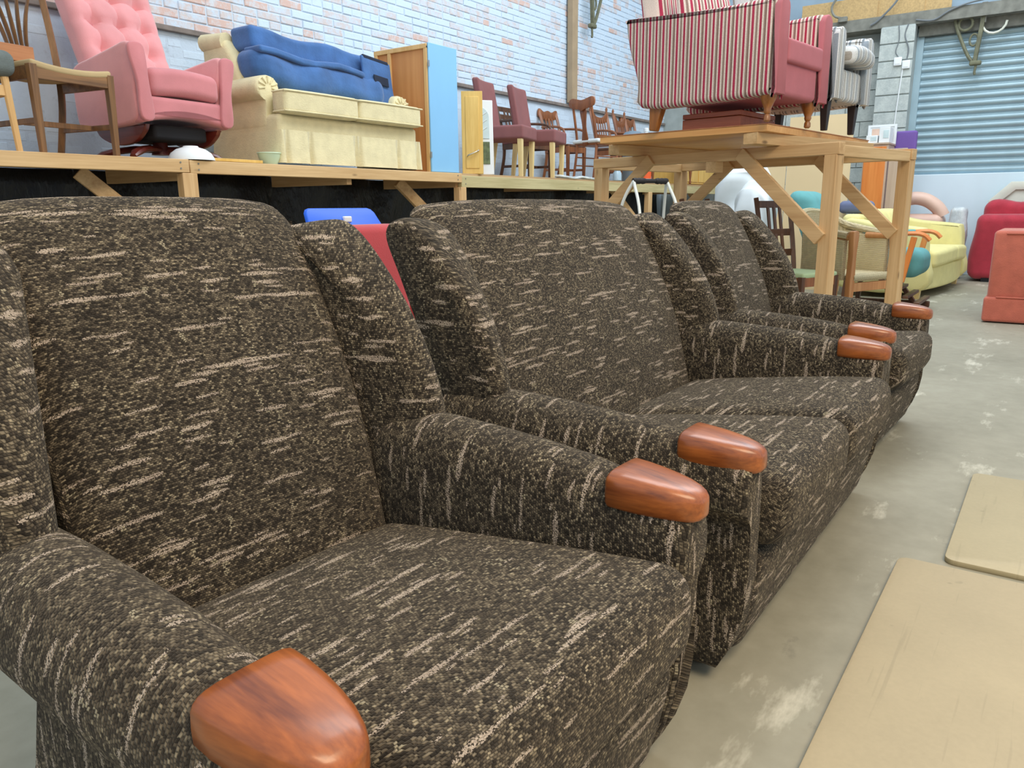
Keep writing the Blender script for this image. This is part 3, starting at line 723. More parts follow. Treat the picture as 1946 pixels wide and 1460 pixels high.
for ang in (35, 145, 215, 325):
    dx, dy = math.cos(R(ang)), math.sin(R(ang)); pts = []
    for d, zz, r_ in ((.02, .085, .035), (.16, .085, .036), (.28, .07, .036), (.37, .045, .036), (.42, .022, .022)): pts.append(((dx*d, .30+dy*d*.85, zz), r_))
    G().tube([p for p, _ in pts], [r_ for _, r_ in pts], 8, .62).build('base_leg', 'mahog', t)

# ------------------------------------------------------------------ cream two-seat sofa
t = thing('cream_sofa', 'cream skirted two-seat sofa with rolled arms on the platform', 'sofa', (4.52, 4.67, D), 0)
G().rbox((0, .42, .27), (.735, .40, .09), .04, 4, 8).build('base', 'cream', t)
sk = [(-.745, .82), (-.745, .0)]
n = 60; top = []; bot = []
path = [(-.74, .80)]+[(-.74, .80-.8*k/12) for k in range(1, 13)]+[(-.74+1.48*k/180, 0) for k in range(1, 181)]+[(.74, .8*k/12) for k in range(1, 13)]
rings = []
for i, (x, y) in enumerate(path):
    pl_ = 0
    for q in (-.70, -.48, -.02, .02, .46, .70):
        if y == 0: pl_ = max(pl_, math.exp(-((x-q)/.018)**2))
    nx_, ny_ = (-1, 0) if x <= -.74 else ((1, 0) if x >= .74 else (0, -1))
    f = .012-.02*pl_; b_ = .026-.045*pl_
    rings.append([(x+nx_*.002, y+ny_*.002, .245), (x+nx_*b_, y+ny_*b_, .012), (x+nx_*(b_-.008), y+ny_*(b_-.008), .012), (x-nx_*.006, y-ny_*.006, .245)])
G().loft(rings).build('skirt', 'cream', t, 60)
for k in (-1, 1):
    def cf(x, y, z, k=k):
        u = (x-k*.30)/.30; v = (y-.30)/.34
        q = max(0, min(1, (.16-y)/.06))
        return (x*(1+.215*q), y-.012*(1-u*u)*(1 if y < .1 else 0), z+.016*(1-min(1, u**4))*(1-min(1, v*v))*(1 if z > .4 else -.5))
    c = G().rbox((k*.300, .29, .440), (.298, .335, .082), .03, 4, 12, cf).build('seat_cushion', 'cream', t, 60)
    for zz in (.508, .372):
        G().tube(crom([(k*.008, -.03, zz), (k*.02, -.049, zz), (k*.365, -.059, zz), (k*.70, -.049, zz), (k*.722, -.03, zz), (k*.726, .09, zz)], 5, False), .006, 6).build('piping', 'cream', c)
for s in (-1, 1):
    base = [(-.07, .25), (-.075, .42), (-.08, .54), (-.05, .61), (.01, .635), (.08, .61), (.12, .555), (.115, .50), (.075, .465), (.055, .44), (.05, .25)]
    r2 = crom(base, 4); rg = []
    for y, wx in ((.80, 1), (.6, 1), (.4, 1), (.24, 1), (.19, .99), (.165, .95), (.158, .88)):
        rg.append([(s*(.68+p.x*wx-.0), y, .42+(p.y-.42)*(wx if p.y > .42 else 1)) for p in r2])
    arm = G().loft(rg).build('arm', 'cream', t, 60)
    for q in range(7):
        an = R(-10+q*33); G().tube([(s*(.70+.03*math.cos(an)), .153, .545+.03*math.sin(an)), (s*(.70+.085*math.cos(an)), .160, .545+.075*math.sin(an))], [.004, .010], 6).build('pleat', 'cream', arm)
def bkf(x, y, z):
    return (x, y+.16*max(0, z-.4)+(.05*max(0, (abs(x)-.5)/.2)**2*-1), z+.012*math.cos(x*4.4))
G().rbox((0, .66, .58), (.70, .11, .345), .085, 4, 12, bkf).build('backrest', 'cream', t, 60)
for s in (-1, 1):
    P = crom([(.42, .58), (.46, .72), (.56, .88), (.66, .945), (.80, .95), (.86, .88), (.84, .6), (.78, .5), (.5, .5)], 4)
    lo, hi = sorted((s*.62, s*.745)); G().slab(P, lo, hi, .045, 0, 4, 2).build('wing', 'cream', t, 60)
    G().tube([(s*.70, .60, .905), (s*.72, .84, .915)], [.065, .065], 12).build('wing_roll', 'cream', t, 60)
# blue folded seat unit on the sofa
t = thing('blue_folding_mattress', 'folded blue velour chair-bed section lying across the cream sofa', 'cushion', (4.45, 4.94, D+.545), 0)
def b1(x, y, z): return (x, y+.22*z+.01*math.sin(x*17), z+.10*max(0, -x-.25)+.012*math.sin(x*9+z*8)-.05*max(0, x-.3))
G().rbox((0, .06, .13), (.66, .15, .13), .11, 5, 14, b1).build('lower_fold', 'blue', t, 60)
def b2(x, y, z): return (x, y+.15*z, z+.12*max(0, -x-.3)+.010*math.sin(x*11)-.06*max(0, x-.2))
G().rbox((.06, .15, .34), (.66, .13, .09), .04, 4, 14, b2).build('upper_fold', 'blue', t, 60)
G().rbox((-.1, .02, .245), (.52, .10, .025), .02, 3, 8, b2).build('seam_flap', 'blue', t, 60)
def b3(x, y, z): return (x, y-.06+.15*z, z-.05*max(0, x-.2)*2+.012*math.sin(z*20))
G().rbox((.60, .02, .20), (.17, .012, .20), .012, 3, 6, b3).build('end_flap', 'blue', t, 60)
G().rbox((.62, -.005, .25), (.085, .006, .035), .006, 2, 3, b3).build('fastening_strip', 'navy', t)
G().rbox((.60, .02, .395), (.15, .014, .018), .012, 2, 3, b3).build('zip_edge', 'navy', t)
G().beam((.70, -.05, -.02), (.84, -.06, -.025), .08, .012).build('strap_end', 'navy', t)
# small things along the platform edge
tag(G().lathe([(.145, 0), (.142, .015), (.125, .045), (.09, .07), (.05, .082), (.045, .09), (.01, .09)], (0, 0, 0), 24).build('white_bowl', 'white'), 'white bowl turned upside down by the foot of the pink recliner', 'bowl').location = (3.08, 4.72, D)
t = tag(G().lathe([(.055, 0), (.075, .05), (.08, .075), (.085, .078), (.083, .085), (.03, .083)], (0, 0, 0), 16).build('plastic_tub', plain('pale_green_plastic', (196, 216, 186), .4, .04)), 'pale green plastic tub in front of the cream sofa skirt', 'tub'); t.location = (3.70, 4.725, D-.004)
o = tag(G().box(-.2, .2, -.04, .04, 0, .02).build('wood_offcut', 'yellow', bev=.002), 'flat wooden offcut lying at the platform edge beside the recliner', 'board'); o.location = (3.40, 4.70, D); o.rotation_euler = (0, 0, R(3))
# cabinet with blue side
t = thing('blue_sided_cabinet', 'tall cabinet showing its orange plywood back and sky-blue side', 'cabinet', (5.40, 4.66, D), 0)
G().box(.0, .385, -.0, .016, 0, 1.075).build('side_panel', 'blueboard', t, bev=.004, label='sky-blue side panel')
G().box(.03, .37, .64, .656, .0, 1.06).build('side_panel', 'blueboard', t)
G().box(.006, .012, .016, .64, .0, 1.05).build('back_panel', 'ply', t)
for y0, y1 in ((.016, .05), (.44, .475), (.60, .64)): G().box(-.012, .006, y0, y1, 0, 1.05).build('stile', 'plyframe', t, bev=.002)
G().box(-.014, .008, .016, .64, 1.03, 1.066).build('top_rail', 'plyframe', t, bev=.002)
G().box(-.0, .38, .016, .64, 1.056, 1.072).build('top_board', 'whitecloth', t); G().box(0.012, .37, .016, .64, .03, .05).build('bottom_board', 'plyframe', t)
G().box(.370, .384, .016, .64, .0, 1.05).build('front_doors', 'blueboard', t)
for z in (.12, .88): G().box(-.012, .004, -.006, .0, z, z+.05).build('hinge', 'chrome', t)
# yellow door and white framed panel leaning behind it
t = thing('yellow_pine_door', 'narrow yellow pine panel with a small metal handle leaning by the blue cabinet', 'door', (6.02, 4.68, D), -52)
tl = Matrix.Rotation(R(-5), 4, 'X')
G().box(-.10, .10, 0, .03, 0, .76).xf(tl).build('panel', 'yellow', t, bev=.003)
G().box(-.065, .065, -.006, .002, .05, .71).xf(tl).build('raised_field', 'yellow', t, bev=.004)
G().tube(crom([(-.05, -.006, .16), (-.04, -.03, .17), (.01, -.035, .19), (.05, -.03, .21), (.06, -.006, .22)], 4, False), .006, 6).xf(tl).build('handle', 'chrome', t)
t = thing('white_framed_panel', 'white framed panel with an arched pale pane and landscape print below', 'picture', (6.20, 4.74, D), -40)
tl = Matrix.Rotation(R(-4), 4, 'X')
G().box(-.15, .15, 0, .02, 0, .70).xf(tl).build('frame', 'white', t, bev=.005)
P = [(-.11, .34), (.11, .34)]+[(.11*math.cos(R(a)), .54+.10*math.sin(R(a))) for a in range(0, 181, 15)]
G().slab(P, -.006, .0, .002, 1, 1, 1).xf(tl).build('arched_pane', 'glasspic', t, 30)
G().box(-.11, .11, -.006, 0, .10, .31).xf(tl).build('landscape_print', 'greenpic', t)
for k in (-1, 0, 1): G().beam((-.09, -.009, .40+k*.07), (.09, -.009, .52+k*.07), .006, .004).xf(tl).build('lattice_bar', 'white', t)

# ------------------------------------------------------------------ mauve parsons chairs
def parson(loc, rot, label):
    t = thing('parsons_chair', label, 'chair', loc, rot, 'mauve padded chairs', 1.06)
    for s in (-1, 1):
        G().beam((s*.17, .04, 0), (s*.185, .04, .36), .038, .038, (0, 1, 0), .05, .05).build('leg', 'paleleg', t, bev=.003)
        G().beam((s*.17, .48, 0), (s*.185, .44, .36), .036, .036, (0, 1, 0), .048, .048).build('leg', 'paleleg', t, bev=.003)
    G().rbox((0, .24, .42), (.225, .245, .066), .025, 3, 4).build('seat', 'mauve', t)
    def pf(x, y, z): return (x*(1+.06*(z-.5)), y+.17*(z-.45)+.03*((x/.2)**2)*-1, z)
    G().rbox((0, .44, .68), (.215, .038, .265), .025, 3, 6, pf).build('backrest', 'mauve', t)
parson((7.06, 4.72, D), 16, 'nearer of the two mauve padded chairs with pale legs on the platform')
parson((7.68, 4.72, D), 16, 'farther of the two mauve padded chairs with pale legs on the platform')
dining_chair('carver_chair', 'brown carver chair with curved open arms standing behind the mauve chairs', (8.12, 5.26, D), 0, 'chairdark', 'mauve', 'ladder', .90, .50, .42, .44, arms=True)
# bentwood chair, facing the far end
t = thing('bentwood_chair', 'brown bentwood chair with a white seat and shaped top rail', 'chair', (9.20, 4.95, D), 78)
for s in (-1, 1):
    G().tube(crom([(s*.17, .46, 0), (s*.165, .42, .25), (s*.16, .40, .45), (s*.155, .44, .68), (s*.15, .50, .93)], 5, False), .016, 8).build('back_post', 'chairwood', t)
    G().tube([(s*.19, -.02, 0), (s*.165, .03, .45)], [.013, .016], 8).build('leg', 'chairwood', t)
    G().tube([(s*.185, 0, .20), (s*.165, .43, .20)], .009, 6).build('stretcher', 'chairwood', t); G().tube([(s*.178, 0.01, .30), (s*.162, .41, .30)], .009, 6).build('stretcher', 'chairwood', t)
G().tube([(-.185, 0, .24), (.185, 0, .24)], .009, 6).build('stretcher', 'chairwood', t)
P = crom([(-.20, .90), (-.21, .97), (-.16, 1.0), (-.08, .985), (0, .97), (.08, .985), (.16, 1.0), (.21, .97), (.20, .90), (.12, .87), (.05, .86), (0, .84), (-.05, .86), (-.12, .87)], 4)
G().slab(P, .485, .508, .006, 1, 2, 1).build('crest_rail', 'chairwood', t, 40)
P = crom([(-.05, .86), (.05, .86), (.03, .66), (.05, .47), (-.05, .47), (-.03, .66)], 4)
G().slab(P, .44, .455, .004, 1, 2, 1, fn=lambda x, y, z: (x, y+.13*(z-.66), z)).build('back_splat', 'chairwood', t, 40)
G().rbox((0, .21, .452), (.20, .205, .014), .012, 3, 4).build('seat_frame', 'chairwood', t); G().rbox((0, .21, .488), (.22, .225, .024), .022, 3, 5).build('seat_pad', 'whitecloth', t)
# crowd of wooden chairs farther along
dining_chair('wooden_chair', 'chestnut chair with a scrolled crest rail just behind the bentwood chair', (9.18, 5.38, D), -4, 'chairwood', 'chairdark', 'crest', .93, .42, .40, .46, 'wooden chairs crowded on the platform', True)
dining_chair('wooden_chair', 'first chestnut chair with pointed back finials from the bentwood chair', (10.12, 5.10, D), -4, 'chairwood', 'chairdark', 'finial', 1.0, .46, .42, .46, 'wooden chairs crowded on the platform', True, True)
dining_chair('wooden_chair', 'second chestnut chair with pointed back finials, right beside the striped armchair', (10.85, 5.12, D), 4, 'chairwood', 'chairdark', 'finial', 1.0, .46, .42, .46, 'wooden chairs crowded on the platform', True, True)
dining_chair('wooden_chair', 'tall chestnut chair half hidden behind the red striped armchair', (11.55, 5.36, D), -2, 'chairwood', 'chairdark', 'crest', 1.02, .46, .42, .46, 'wooden chairs crowded on the platform', False, True)
t = thing('plastic_bin', 'grey-blue round plastic bin standing among the wooden chairs', 'bin', (9.62, 4.80, D))
G().lathe([(.11, 0), (.125, .03), (.135, .55), (.14, .56), (.14, .58)], (0, 0, 0), 20).build('bin_body', 'bin', t); G().lathe([(.142, .575), (.14, .60), (.10, .64), (.03, .655)], (0, 0, 0), 20).build('lid', 'bin', t)
t = thing('spray_bottle', 'tall white canister with an orange label beside the grey bin', 'bottle', (9.90, 4.74, D))
G().lathe([(.08, 0), (.082, .02), (.082, .45), (.06, .56), (.03, .62), (.028, .66)], (0, 0, 0), 16).build('bottle_body', 'white', t)
G().lathe([(.0835, .05), (.0835, .16)], (0, 0, 0), 16).build('label_band', 'orange', t); G().lathe([(.034, .66), (.034, .70), (.02, .71)], (0, 0, 0), 12).build('cap', 'white', t)
t = thing('glass_jar', 'clear round jar lying at the platform edge near the grey bin', 'jar', (9.05, 4.72, D))
G().lathe([(.04, 0), (.055, .01), (.055, .10), (.04, .12), (.04, .13)], (0, 0, 0), 14).build('jar_body', plain('greyish_glass', (168, 190, 204), .2), t); G().lathe([(.043, .128), (.043, .145), (.01, .147)], (0, 0, 0), 14).build('lid', 'white', t)
o = tag(G().rbox((0, 0, .015), (.42, .05, .012), .010, 2, 5, lambda x, y, z: (x, y, z+.010*math.sin(x*13))).build('crumpled_sheet', 'poly'), 'strip of clear plastic lying on the platform under the mauve chairs', 'plastic'); o.location = (7.95, 4.685, D)
# yellow table top with turned legs at the far end
t = thing('pine_cupboard', 'yellow pine cupboard at the far end of the platform under the stand', 'cupboard', (12.05, 4.85, D), 0)
G().box(-.75, .80, 0, .45, .02, .46).build('carcass', 'yellow', t, bev=.006); G().box(-.72, -.02, -.012, 0, .05, .43).build('door', 'yellow', t, bev=.004); G().box(.02, .76, -.012, 0, .05, .43).build('door', 'yellow', t, bev=.004)
G().box(-.75, .80, 0.05, .42, 0, .02).build('plinth', 'yellow', t)
t = thing('turned_leg_stool', 'stool with three slim turned legs in front of the yellow cupboard', 'stool', (11.1, 4.64, D), 0)
for x, y in ((-.2, .03), (-.08, .13), (.2, .03)): G().lathe([(.010, 0), (.02, .03), (.012, .06), (.016, .10), (.026, .22), (.028, .26), (.018, .29), (.026, .31), (.026, .38)], (x, y, 0), 10).build('leg', 'chairwood', t)
G().box(-.27, .27, -.02, .18, .38, .41).build('top', 'chairwood', t, bev=.004)

# ------------------------------------------------------------------ timber stand with the striped armchairs
t = thing('timber_stand', 'tall pine timber stand with diagonal knee braces holding the striped armchairs', 'stand', (4.94, 1.16, 0), -14.5)
LX, LY = .98, 1.87
for x, y in ((0, 0), (0, LY), (LX, 0), (LX, LY)):
    G().box(x-.01, x+.075, y-.03, y+.05, 0, 1.29).build('post', 'pine_z', t, bev=.003)
for x in (0, LX):
    G().box(x-.01, x+.06, -.04, LY+.06, 1.29, 1.36).build('rail', 'pine_y', t, bev=.003)
    G().beam((x-.02, .03, .80), (x-.02, .62, 1.33), .085, .03, (1, 0, 0)).build('brace', 'pine_y', t, bev=.003)
    G().beam((x-.02, LY-.03, .92), (x-.02, LY-.52, 1.33), .085, .03, (1, 0, 0)).build('brace', 'pine_y', t, bev=.003)
for y in (0, LY):
    G().box(.062, LX-.012, y-.03, y+.03, 1.28, 1.345).build('cross_rail', 'pine', t, bev=.003)
G().box(-.02, .06, .80, .88, 1.22, 1.29).build('cleat', 'pine', t)
for y in (.40, 1.50):
    G().box(-.26, LX+.25, y-.055, y+.045, 1.361, 1.43).build('bearer', 'pine', t, bev=.004)
t = thing('board_top', 'amber faced board laid over the bearers of the timber stand', 'board', (4.79, 1.52, 1.43), -7)
G().box(-.02, 1.75, -.02, 1.19, 0, .040).build('board_core', 'laminate', t, bev=.002); G().box(-.024, 1.754, -.024, 1.194, .040, .045).build('face_veneer', 'drawer', t)
BZ = 1.476
def club(name, label, loc, rot, W, Dp, hleg, harm, side, sidex, front, legm, group, plainfront, castors):
    t = thing(name, label, 'armchair', loc, rot, group); hw = W/2
    for s in (-1, 1):
        P = crom([(.03, hleg), (.008, hleg+.008), (.0, hleg+.03), (.0, hleg+.25), (0, harm-.06), (.012, harm-.015), (.05, harm), (.3, harm-.005), (Dp*.75, harm+.01), (Dp+.06, harm+.03), (Dp+.075, harm-.01), (Dp+.05, harm-.15), (Dp-.02, hleg+.15), (Dp-.05, hleg), (Dp*.5, hleg-.012)], 3)
        lo, hi = sorted((s*hw, s*(hw-.12))); G().slab(P, lo, hi, .03, 0, 3, 2).build('arm', side, t, 50)
        if plainfront:
            P2 = [(s*hw, hleg), (s*(hw-.12), hleg), (s*(hw-.12), harm-.05)]+[(s*(hw-.06-.06*math.cos(R(a_))), harm-.05+.05*math.sin(R(a_))) for a_ in (30, 60, 90, 120, 150)]+[(s*hw, harm-.05)]
            G().slab(P2, -.014, .03, .010, 1, 3, 1).build('arm_facing', front, t, 50)
    G().rbox((0, .36, hleg+.10), (hw-.12, .35, .10), .03, 3, 6).build('seat_base', front, t, 50)
    def bf(x, y, z): return (x, y+.16*(z-hleg-.2), z)
    G().rbox((0, Dp-.10, hleg+.44), (hw-.11, .09, .40), .06, 4, 6, bf).build('backrest', sidex, t, 50)
    for s in (-1, 1):
        for y in (.07, Dp-.14):
            if castors:
                if y < .2:
                    leg = G().lathe([(.016, .045), (.022, .06), (.02, .07), (.034, hleg*.72), (.052, hleg*.95), (.052, hleg+.02)], (s*(hw-.08), y, 0), 12).build('leg', legm, t)
                    G().lathe([(.012, 0), (.02, .008), (.02, .03), (.012, .045)], (s*(hw-.08), y, 0), 10).build('castor', 'goldleg', leg)
                else:
                    G().beam((s*(hw-.08), y+.03, 0), (s*(hw-.08), y, hleg+.03), .05, .05, (0, 1, 0), .07, .10).build('leg', legm, t, bev=.008)
            else:
                G().beam((s*(hw-.075), y, 0), (s*(hw-.07), y, hleg+.02), .035, .035, (0, 1, 0), .06, .06).build('leg', legm, t, bev=.004)
    return t
t = club('striped_armchair', 'crimson and taupe striped armchair with rose front on the timber stand', (4.98, 1.38, BZ), -8, .73, .95, .145, .66, 'redstripe', 'redstripex', 'rose', 'goldleg', 'striped armchairs on the stand', True, True)
G().rbox((0, .26, .36), (.245, .28, .065), .02, 3, 6, lambda x, y, z: (x, y, z+.03)).build('seat_cushion', 'rose', t, 50)
G().box(-.24, .24, .0, .5, .335, .345).build('seat_gap', 'black', t)
def scat(x, y, z):
    return (x*.9, y+.25*z, z)
t2 = thing('scatter_cushion', 'crimson striped scatter cushion propped in the striped armchair', 'cushion', (4.92, 1.95, BZ+.46), -30)
G().rbox((0, 0, .18), (.2, .07, .19), .065, 4, 6, lambda x, y, z: (x, y*(1-.5*(abs(x)/.2)**3)*(1-.4*(abs(z-.18)/.19)**3)+.2*z, z)).build('pillow', 'redstripex', t2, 60)
G().tube([(-.19, .0, .005), (.19, .0, .005), (.19, .075, .36), (-.19, .075, .36), (-.19, 0, .005)], .005, 6).build('piping', 'rose', t2)
t = club('striped_armchair', 'grey and white striped armchair with dark legs on the timber stand', (5.72, 1.26, BZ), -8, .62, .74, .19, .62, 'greystripey', 'greystripe', 'greystripe', 'wenge', 'striped armchairs on the stand', True, False)
G().rbox((0, .19, .45), (.185, .25, .055), .045, 4, 6, lambda x, y, z: (x, y-.02, z+.03*(1-(x/.19)**2)+.02*(y/.4))).build('seat_cushion', 'greystripe', t, 50)
t = thing('wooden_case', 'shallow reddish wooden case lying under the crimson striped armchair', 'box', (4.86, 1.70, BZ), -7)
G().box(0, .50, 0, .40, 0, .065).build('case_body', 'case', t, bev=.003); G().box(0, .50, 0, .40, .068, .098).build('lid', 'case', t, bev=.003)

# ------------------------------------------------------------------ things behind the suite on the floor
t = thing('red_velvet_chair', 'red velvet chair glimpsed between the near tweed armchair and the two-seater', 'chair', (2.46, 1.80, 0), 3)
for s in (-1, 1):
    def rf(x, y, z): return (x, y+.12*(z-.5), z)
    G().rbox((s*.152, .47, .68), (.15, .05, .26), .035, 4, 5, rf).build('backrest_panel', 'redvelvet', t, 60)
    for y in (.06, .46): G().beam((s*.25, y, 0), (s*.25, y, .30), .04, .04, (0, 1, 0)).build('leg', 'chairdark', t)
G().rbox((0, .24, .40), (.30, .27, .10), .04, 4, 5).build('seat', 'redvelvet', t, 60)
G().rbox((0, .52, .62), (.30, .035, .30), .03, 3, 4, lambda x, y, z: (x, y+.12*(z-.5), z)).build('back_shell', 'redvelvet', t, 60)
t = thing('blue_vinyl_bag', 'bright blue vinyl bag with a white press stud behind the red velvet chair', 'bag', (2.34, 2.56, .0), 3)
G().rbox((0, .02, .47), (.185, .075, .47), .04, 4, 6, lambda x, y, z: (x*(1+.08*math.sin(z*3)), y*(1.3-.3*z), z)).build('bag_body', 'brightblue', t, 60)
P = [(-.23, .88), (.23, .88)]+[(.21-.04+.04*math.cos(R(a)), 1.005+.04*math.sin(R(a))-.04) for a in (0, 30, 60, 90)]+[(-.21+.04-.04*math.cos(R(a)), 1.005+.04*math.sin(R(a))-.04) for a in (90, 60, 30, 0)]
fl_ = G().slab(P, -.085, -.065, .006, 1, 3, 1, fn=lambda x, y, z: (x, y+.55*(z-.88), z)).build('flap', 'brightblue', t, 40)
G().rbox((.01, -.044, .958), (.022, .010, .013), .006).build('press_stud', 'white', fl_); G().box(-.09, .16, -.080, -.055, .918, .923).build('seam_slot', 'black', fl_)
# walking frame
t = thing('walking_frame', 'white tubular walking frame with black grips behind the two-seater', 'walking aid', (4.10, 1.93, 0), -30)
for s in (-1, 1):
    G().tube(crom([(s*.17, -.26, 0), (s*.16, -.20, .5), (s*.13, -.10, .95), (s*.115, -.02, 1.11), (s*.11, .0, 1.14)], 5, False), .0085, 8).build('frame_tube', 'tubewhite', t)
    G().tube(crom([(s*.22, .22, 0), (s*.20, .17, .5), (s*.15, .07, .98), (s*.11, .0, 1.14)], 5, False), .0085, 8).build('frame_tube', 'tubewhite', t)
gr = G().tube([(-.11, .0, 1.14), (.11, .0, 1.14)], .012, 8).build('handle_bar', 'grip', t)
for s in (-1, 1):
    G().tube([(s*k, .0, 1.14) for k in (.115, .10, .088, .076, .064, .050, .035)], [.015, .018, .015, .018, .015, .018, .014], 10).build('grip', 'grip', gr)
G().tube([(-.162, -.20, .45), (.162, -.20, .45)], .009, 8).build('cross_tube', 'tubewhite', t)
# seagrass chair, dark dining chairs
t = thing('seagrass_armchair', 'woven seagrass armchair with honey oak front posts under the stand', 'armchair', (6.72, 1.21, 0), -24)
for s in (-1, 1):
    G().slab(crom([(s*.26-.035, 0), (s*.26+.035, 0), (s*.26+.022, .2), (s*.26+.028, .40), (s*.26+.022, .6), (s*.26+.034, .76), (s*.26+.025, .80), (s*.26-.025, .80), (s*.26-.034, .76), (s*.26-.022, .6), (s*.26-.03, .4), (s*.26-.022, .2)], 3), -.02, .03, .008, 1, 2, 1).build('post', 'honey', t)
    G().beam((s*.27, .55, 0), (s*.25, .50, .45), .04, .04, (0, 1, 0)).build('leg', 'honey', t, bev=.004)
    G().tube([(s*.26, 0, .755), (s*.25, .25, .755)], .026, 10).build('arm_dowel', 'honey', t)
    G().slab([(.06, .42), (.06, .73), (.30, .77), (.46, .80), (.46, .42)], s*.27-.025, s*.27+.025, .015, 0, 3, 1).build('woven_side', 'grass', t)
    G().tube(crom([(s*.27, .05, .765), (s*.27, .28, .80), (s*.25, .46, .84), (s*.20, .56, .90), (s*.10, .62, .94), (0, .63, .95)], 5, False), .03, 8).build('woven_rim', 'grass', t)
G().tube([(-.25, .005, .44), (.25, .005, .44)], .032, 10).build('front_roll', 'grass', t)
G().box(-.25, .25, -.01, .025, .33, .40).build('front_rail', 'honey', t, bev=.004)
G().rbox((0, .27, .44), (.25, .25, .025), .02, 3, 5).build('seat', 'grass', t)
rings = []
for k in range(13):
    an = R(-20+k*220/12); x = -.27*math.cos(an); y = .36+.22*math.sin(an); top = .80+.14*max(0, math.sin(an))
    rings.append([(x*.98, y*.98, .44), (x*1.04, y*1.02, .44), (x*1.06, y*1.06, top), (x, y*1.03, top)])
G().loft(rings).build('woven_back', 'grass', t, 60)
dining_chair('dark_dining_chair', 'dark dining chair with sage green seat beside the stand post', (6.20, 1.47, 0), -22, 'chairdark', 'sage', 'ladder', 1.06, .44, .40, .47, 'dark dining chairs under the stand', railmat='chairwood')
dining_chair('dark_dining_chair', 'dark dining chair farther left under the stand with only its back visible', (6.35, 2.12, 0), -10, 'chairdark', 'sage', 'ladder', 1.06, .44, .40, .47, 'dark dining chairs under the stand')
# white bin bags behind the dark chairs
def bag(loc, w_, h_, label, seed):
    r_ = random.Random(seed); ph = [r_.uniform(0, 6) for _ in range(6)]
    def f(x, y, z):
        k = 1+.07*math.sin(x*19+ph[0]+z*4)+.07*math.sin(z*11+ph[1]+y*9)+.05*math.sin(x*31+z*17+ph[2]); k *= 1-.25*(z/(2*h_))**2
        return (x*k, y*k, z*(1+.05*math.sin(x*14+ph[3])))
    o = G().rbox((0, 0, h_), (w_, w_*.85, h_), w_*.6, 6, 12, f).build('sheet_bundle', 'whitecloth', None, 80); o.location = loc
    return tag(o, label, 'bundle', 'white bundles behind the chairs')
bag((8.35, 2.82, 0), .35, .72, 'tall white sheeted bundle behind the dark dining chairs', 1)
bag((7.75, 2.55, 0), .22, .60, 'smaller white sheeted bundle right behind the dark chair back', 5)
# teal glider
t = thing('teal_glider_chair', 'teal cushioned glider chair with honey wood arms beyond the seagrass chair', 'armchair', (8.30, 1.05, 0), 0)
G().rbox((0, .33, .46), (.31, .36, .13), .10, 5, 6).build('seat_cushion', 'teal', t, 60)
G().rbox((0, .88, .76), (.34, .12, .38), .11, 5, 6, lambda x, y, z: (x, y+.40*(z-.5), z)).build('back_cushion', 'teal', t, 60)
for s in (-1, 1):
    G().tube(crom([(s*.36, .78, .70), (s*.37, .4, .70), (s*.37, .10, .74), (s*.37, -.02, .73), (s*.37, -.08, .68)], 5, False), [.03]*21, 8, .7).build('armrest', 'orangedoor', t)
    G().beam((s*.37, .12, .30), (s*.37, .05, .71), .05, .035, (1, 0, 0)).build('arm_post', 'orangedoor', t, bev=.004)
    G().beam((s*.37, .72, .30), (s*.37, .76, .71), .05, .035, (1, 0, 0)).build('arm_post', 'orangedoor', t, bev=.004)
    G().rbox((s*.355, .40, .735), (.05, .26, .022), .02, 3, 4).build('arm_pad', 'teal', t)
    G().box(s*.34-.03, s*.34+.03, -.05, .85, .0, .06).build('runner', 'chairdark', t, bev=.01)
    G().beam((s*.34, .10, .05), (s*.34, .30, .32), .04, .06, (1, 0, 0)).build('base_link', 'chairdark', t); G().beam((s*.34, .62, .05), (s*.34, .60, .32), .04, .06, (1, 0, 0)).build('base_link', 'chairdark', t)
for k in range(3): G().beam((-.34, -.02+k*.1, .10+k*.055), (.34, -.02+k*.1, .10+k*.055), .05, .03).build('base_slat', 'chairdark', t, bev=.004)
# lemon sofa
t = thing('lemon_sofa', 'lemon yellow sofa with curved front and loose cushions', 'sofa', (10.36, 1.08, 0), -4)
t.scale = (1.20, 1, 1)
def lf(x, y, z): return (x, y-(.10*(1-(x/.95)**2) if y < .3 else 0), z)
G().rbox((0, .42, .22), (.93, .40, .13), .03, 3, 12, lf).build('base', 'lemon', t, 50)
for k in (-1, 1): G().rbox((k*.37, .34, .43), (.37, .36, .09), .05, 4, 8, lambda x, y, z: (x, y-(.10*(1-(x/.95)**2) if y < .3 else 0), z+.015*math.cos(x*4))).build('seat_cushion', 'lemon', t, 60)
for s in (-1, 1):
    P = crom([(-.0, .10), (-.0, .5), (.03, .72), (.10, .76), (.5, .80), (.85, .84), (.88, .5), (.86, .1)], 4)
    lo, hi = sorted((s*.74, s*.94)); G().slab(P, lo, hi, .035, 0, 3, 2).build('arm', 'lemon', t, 50)
G().rbox((0, .80, .50), (.90, .10, .40), .06, 4, 8).build('backrest', 'lemon', t, 60)
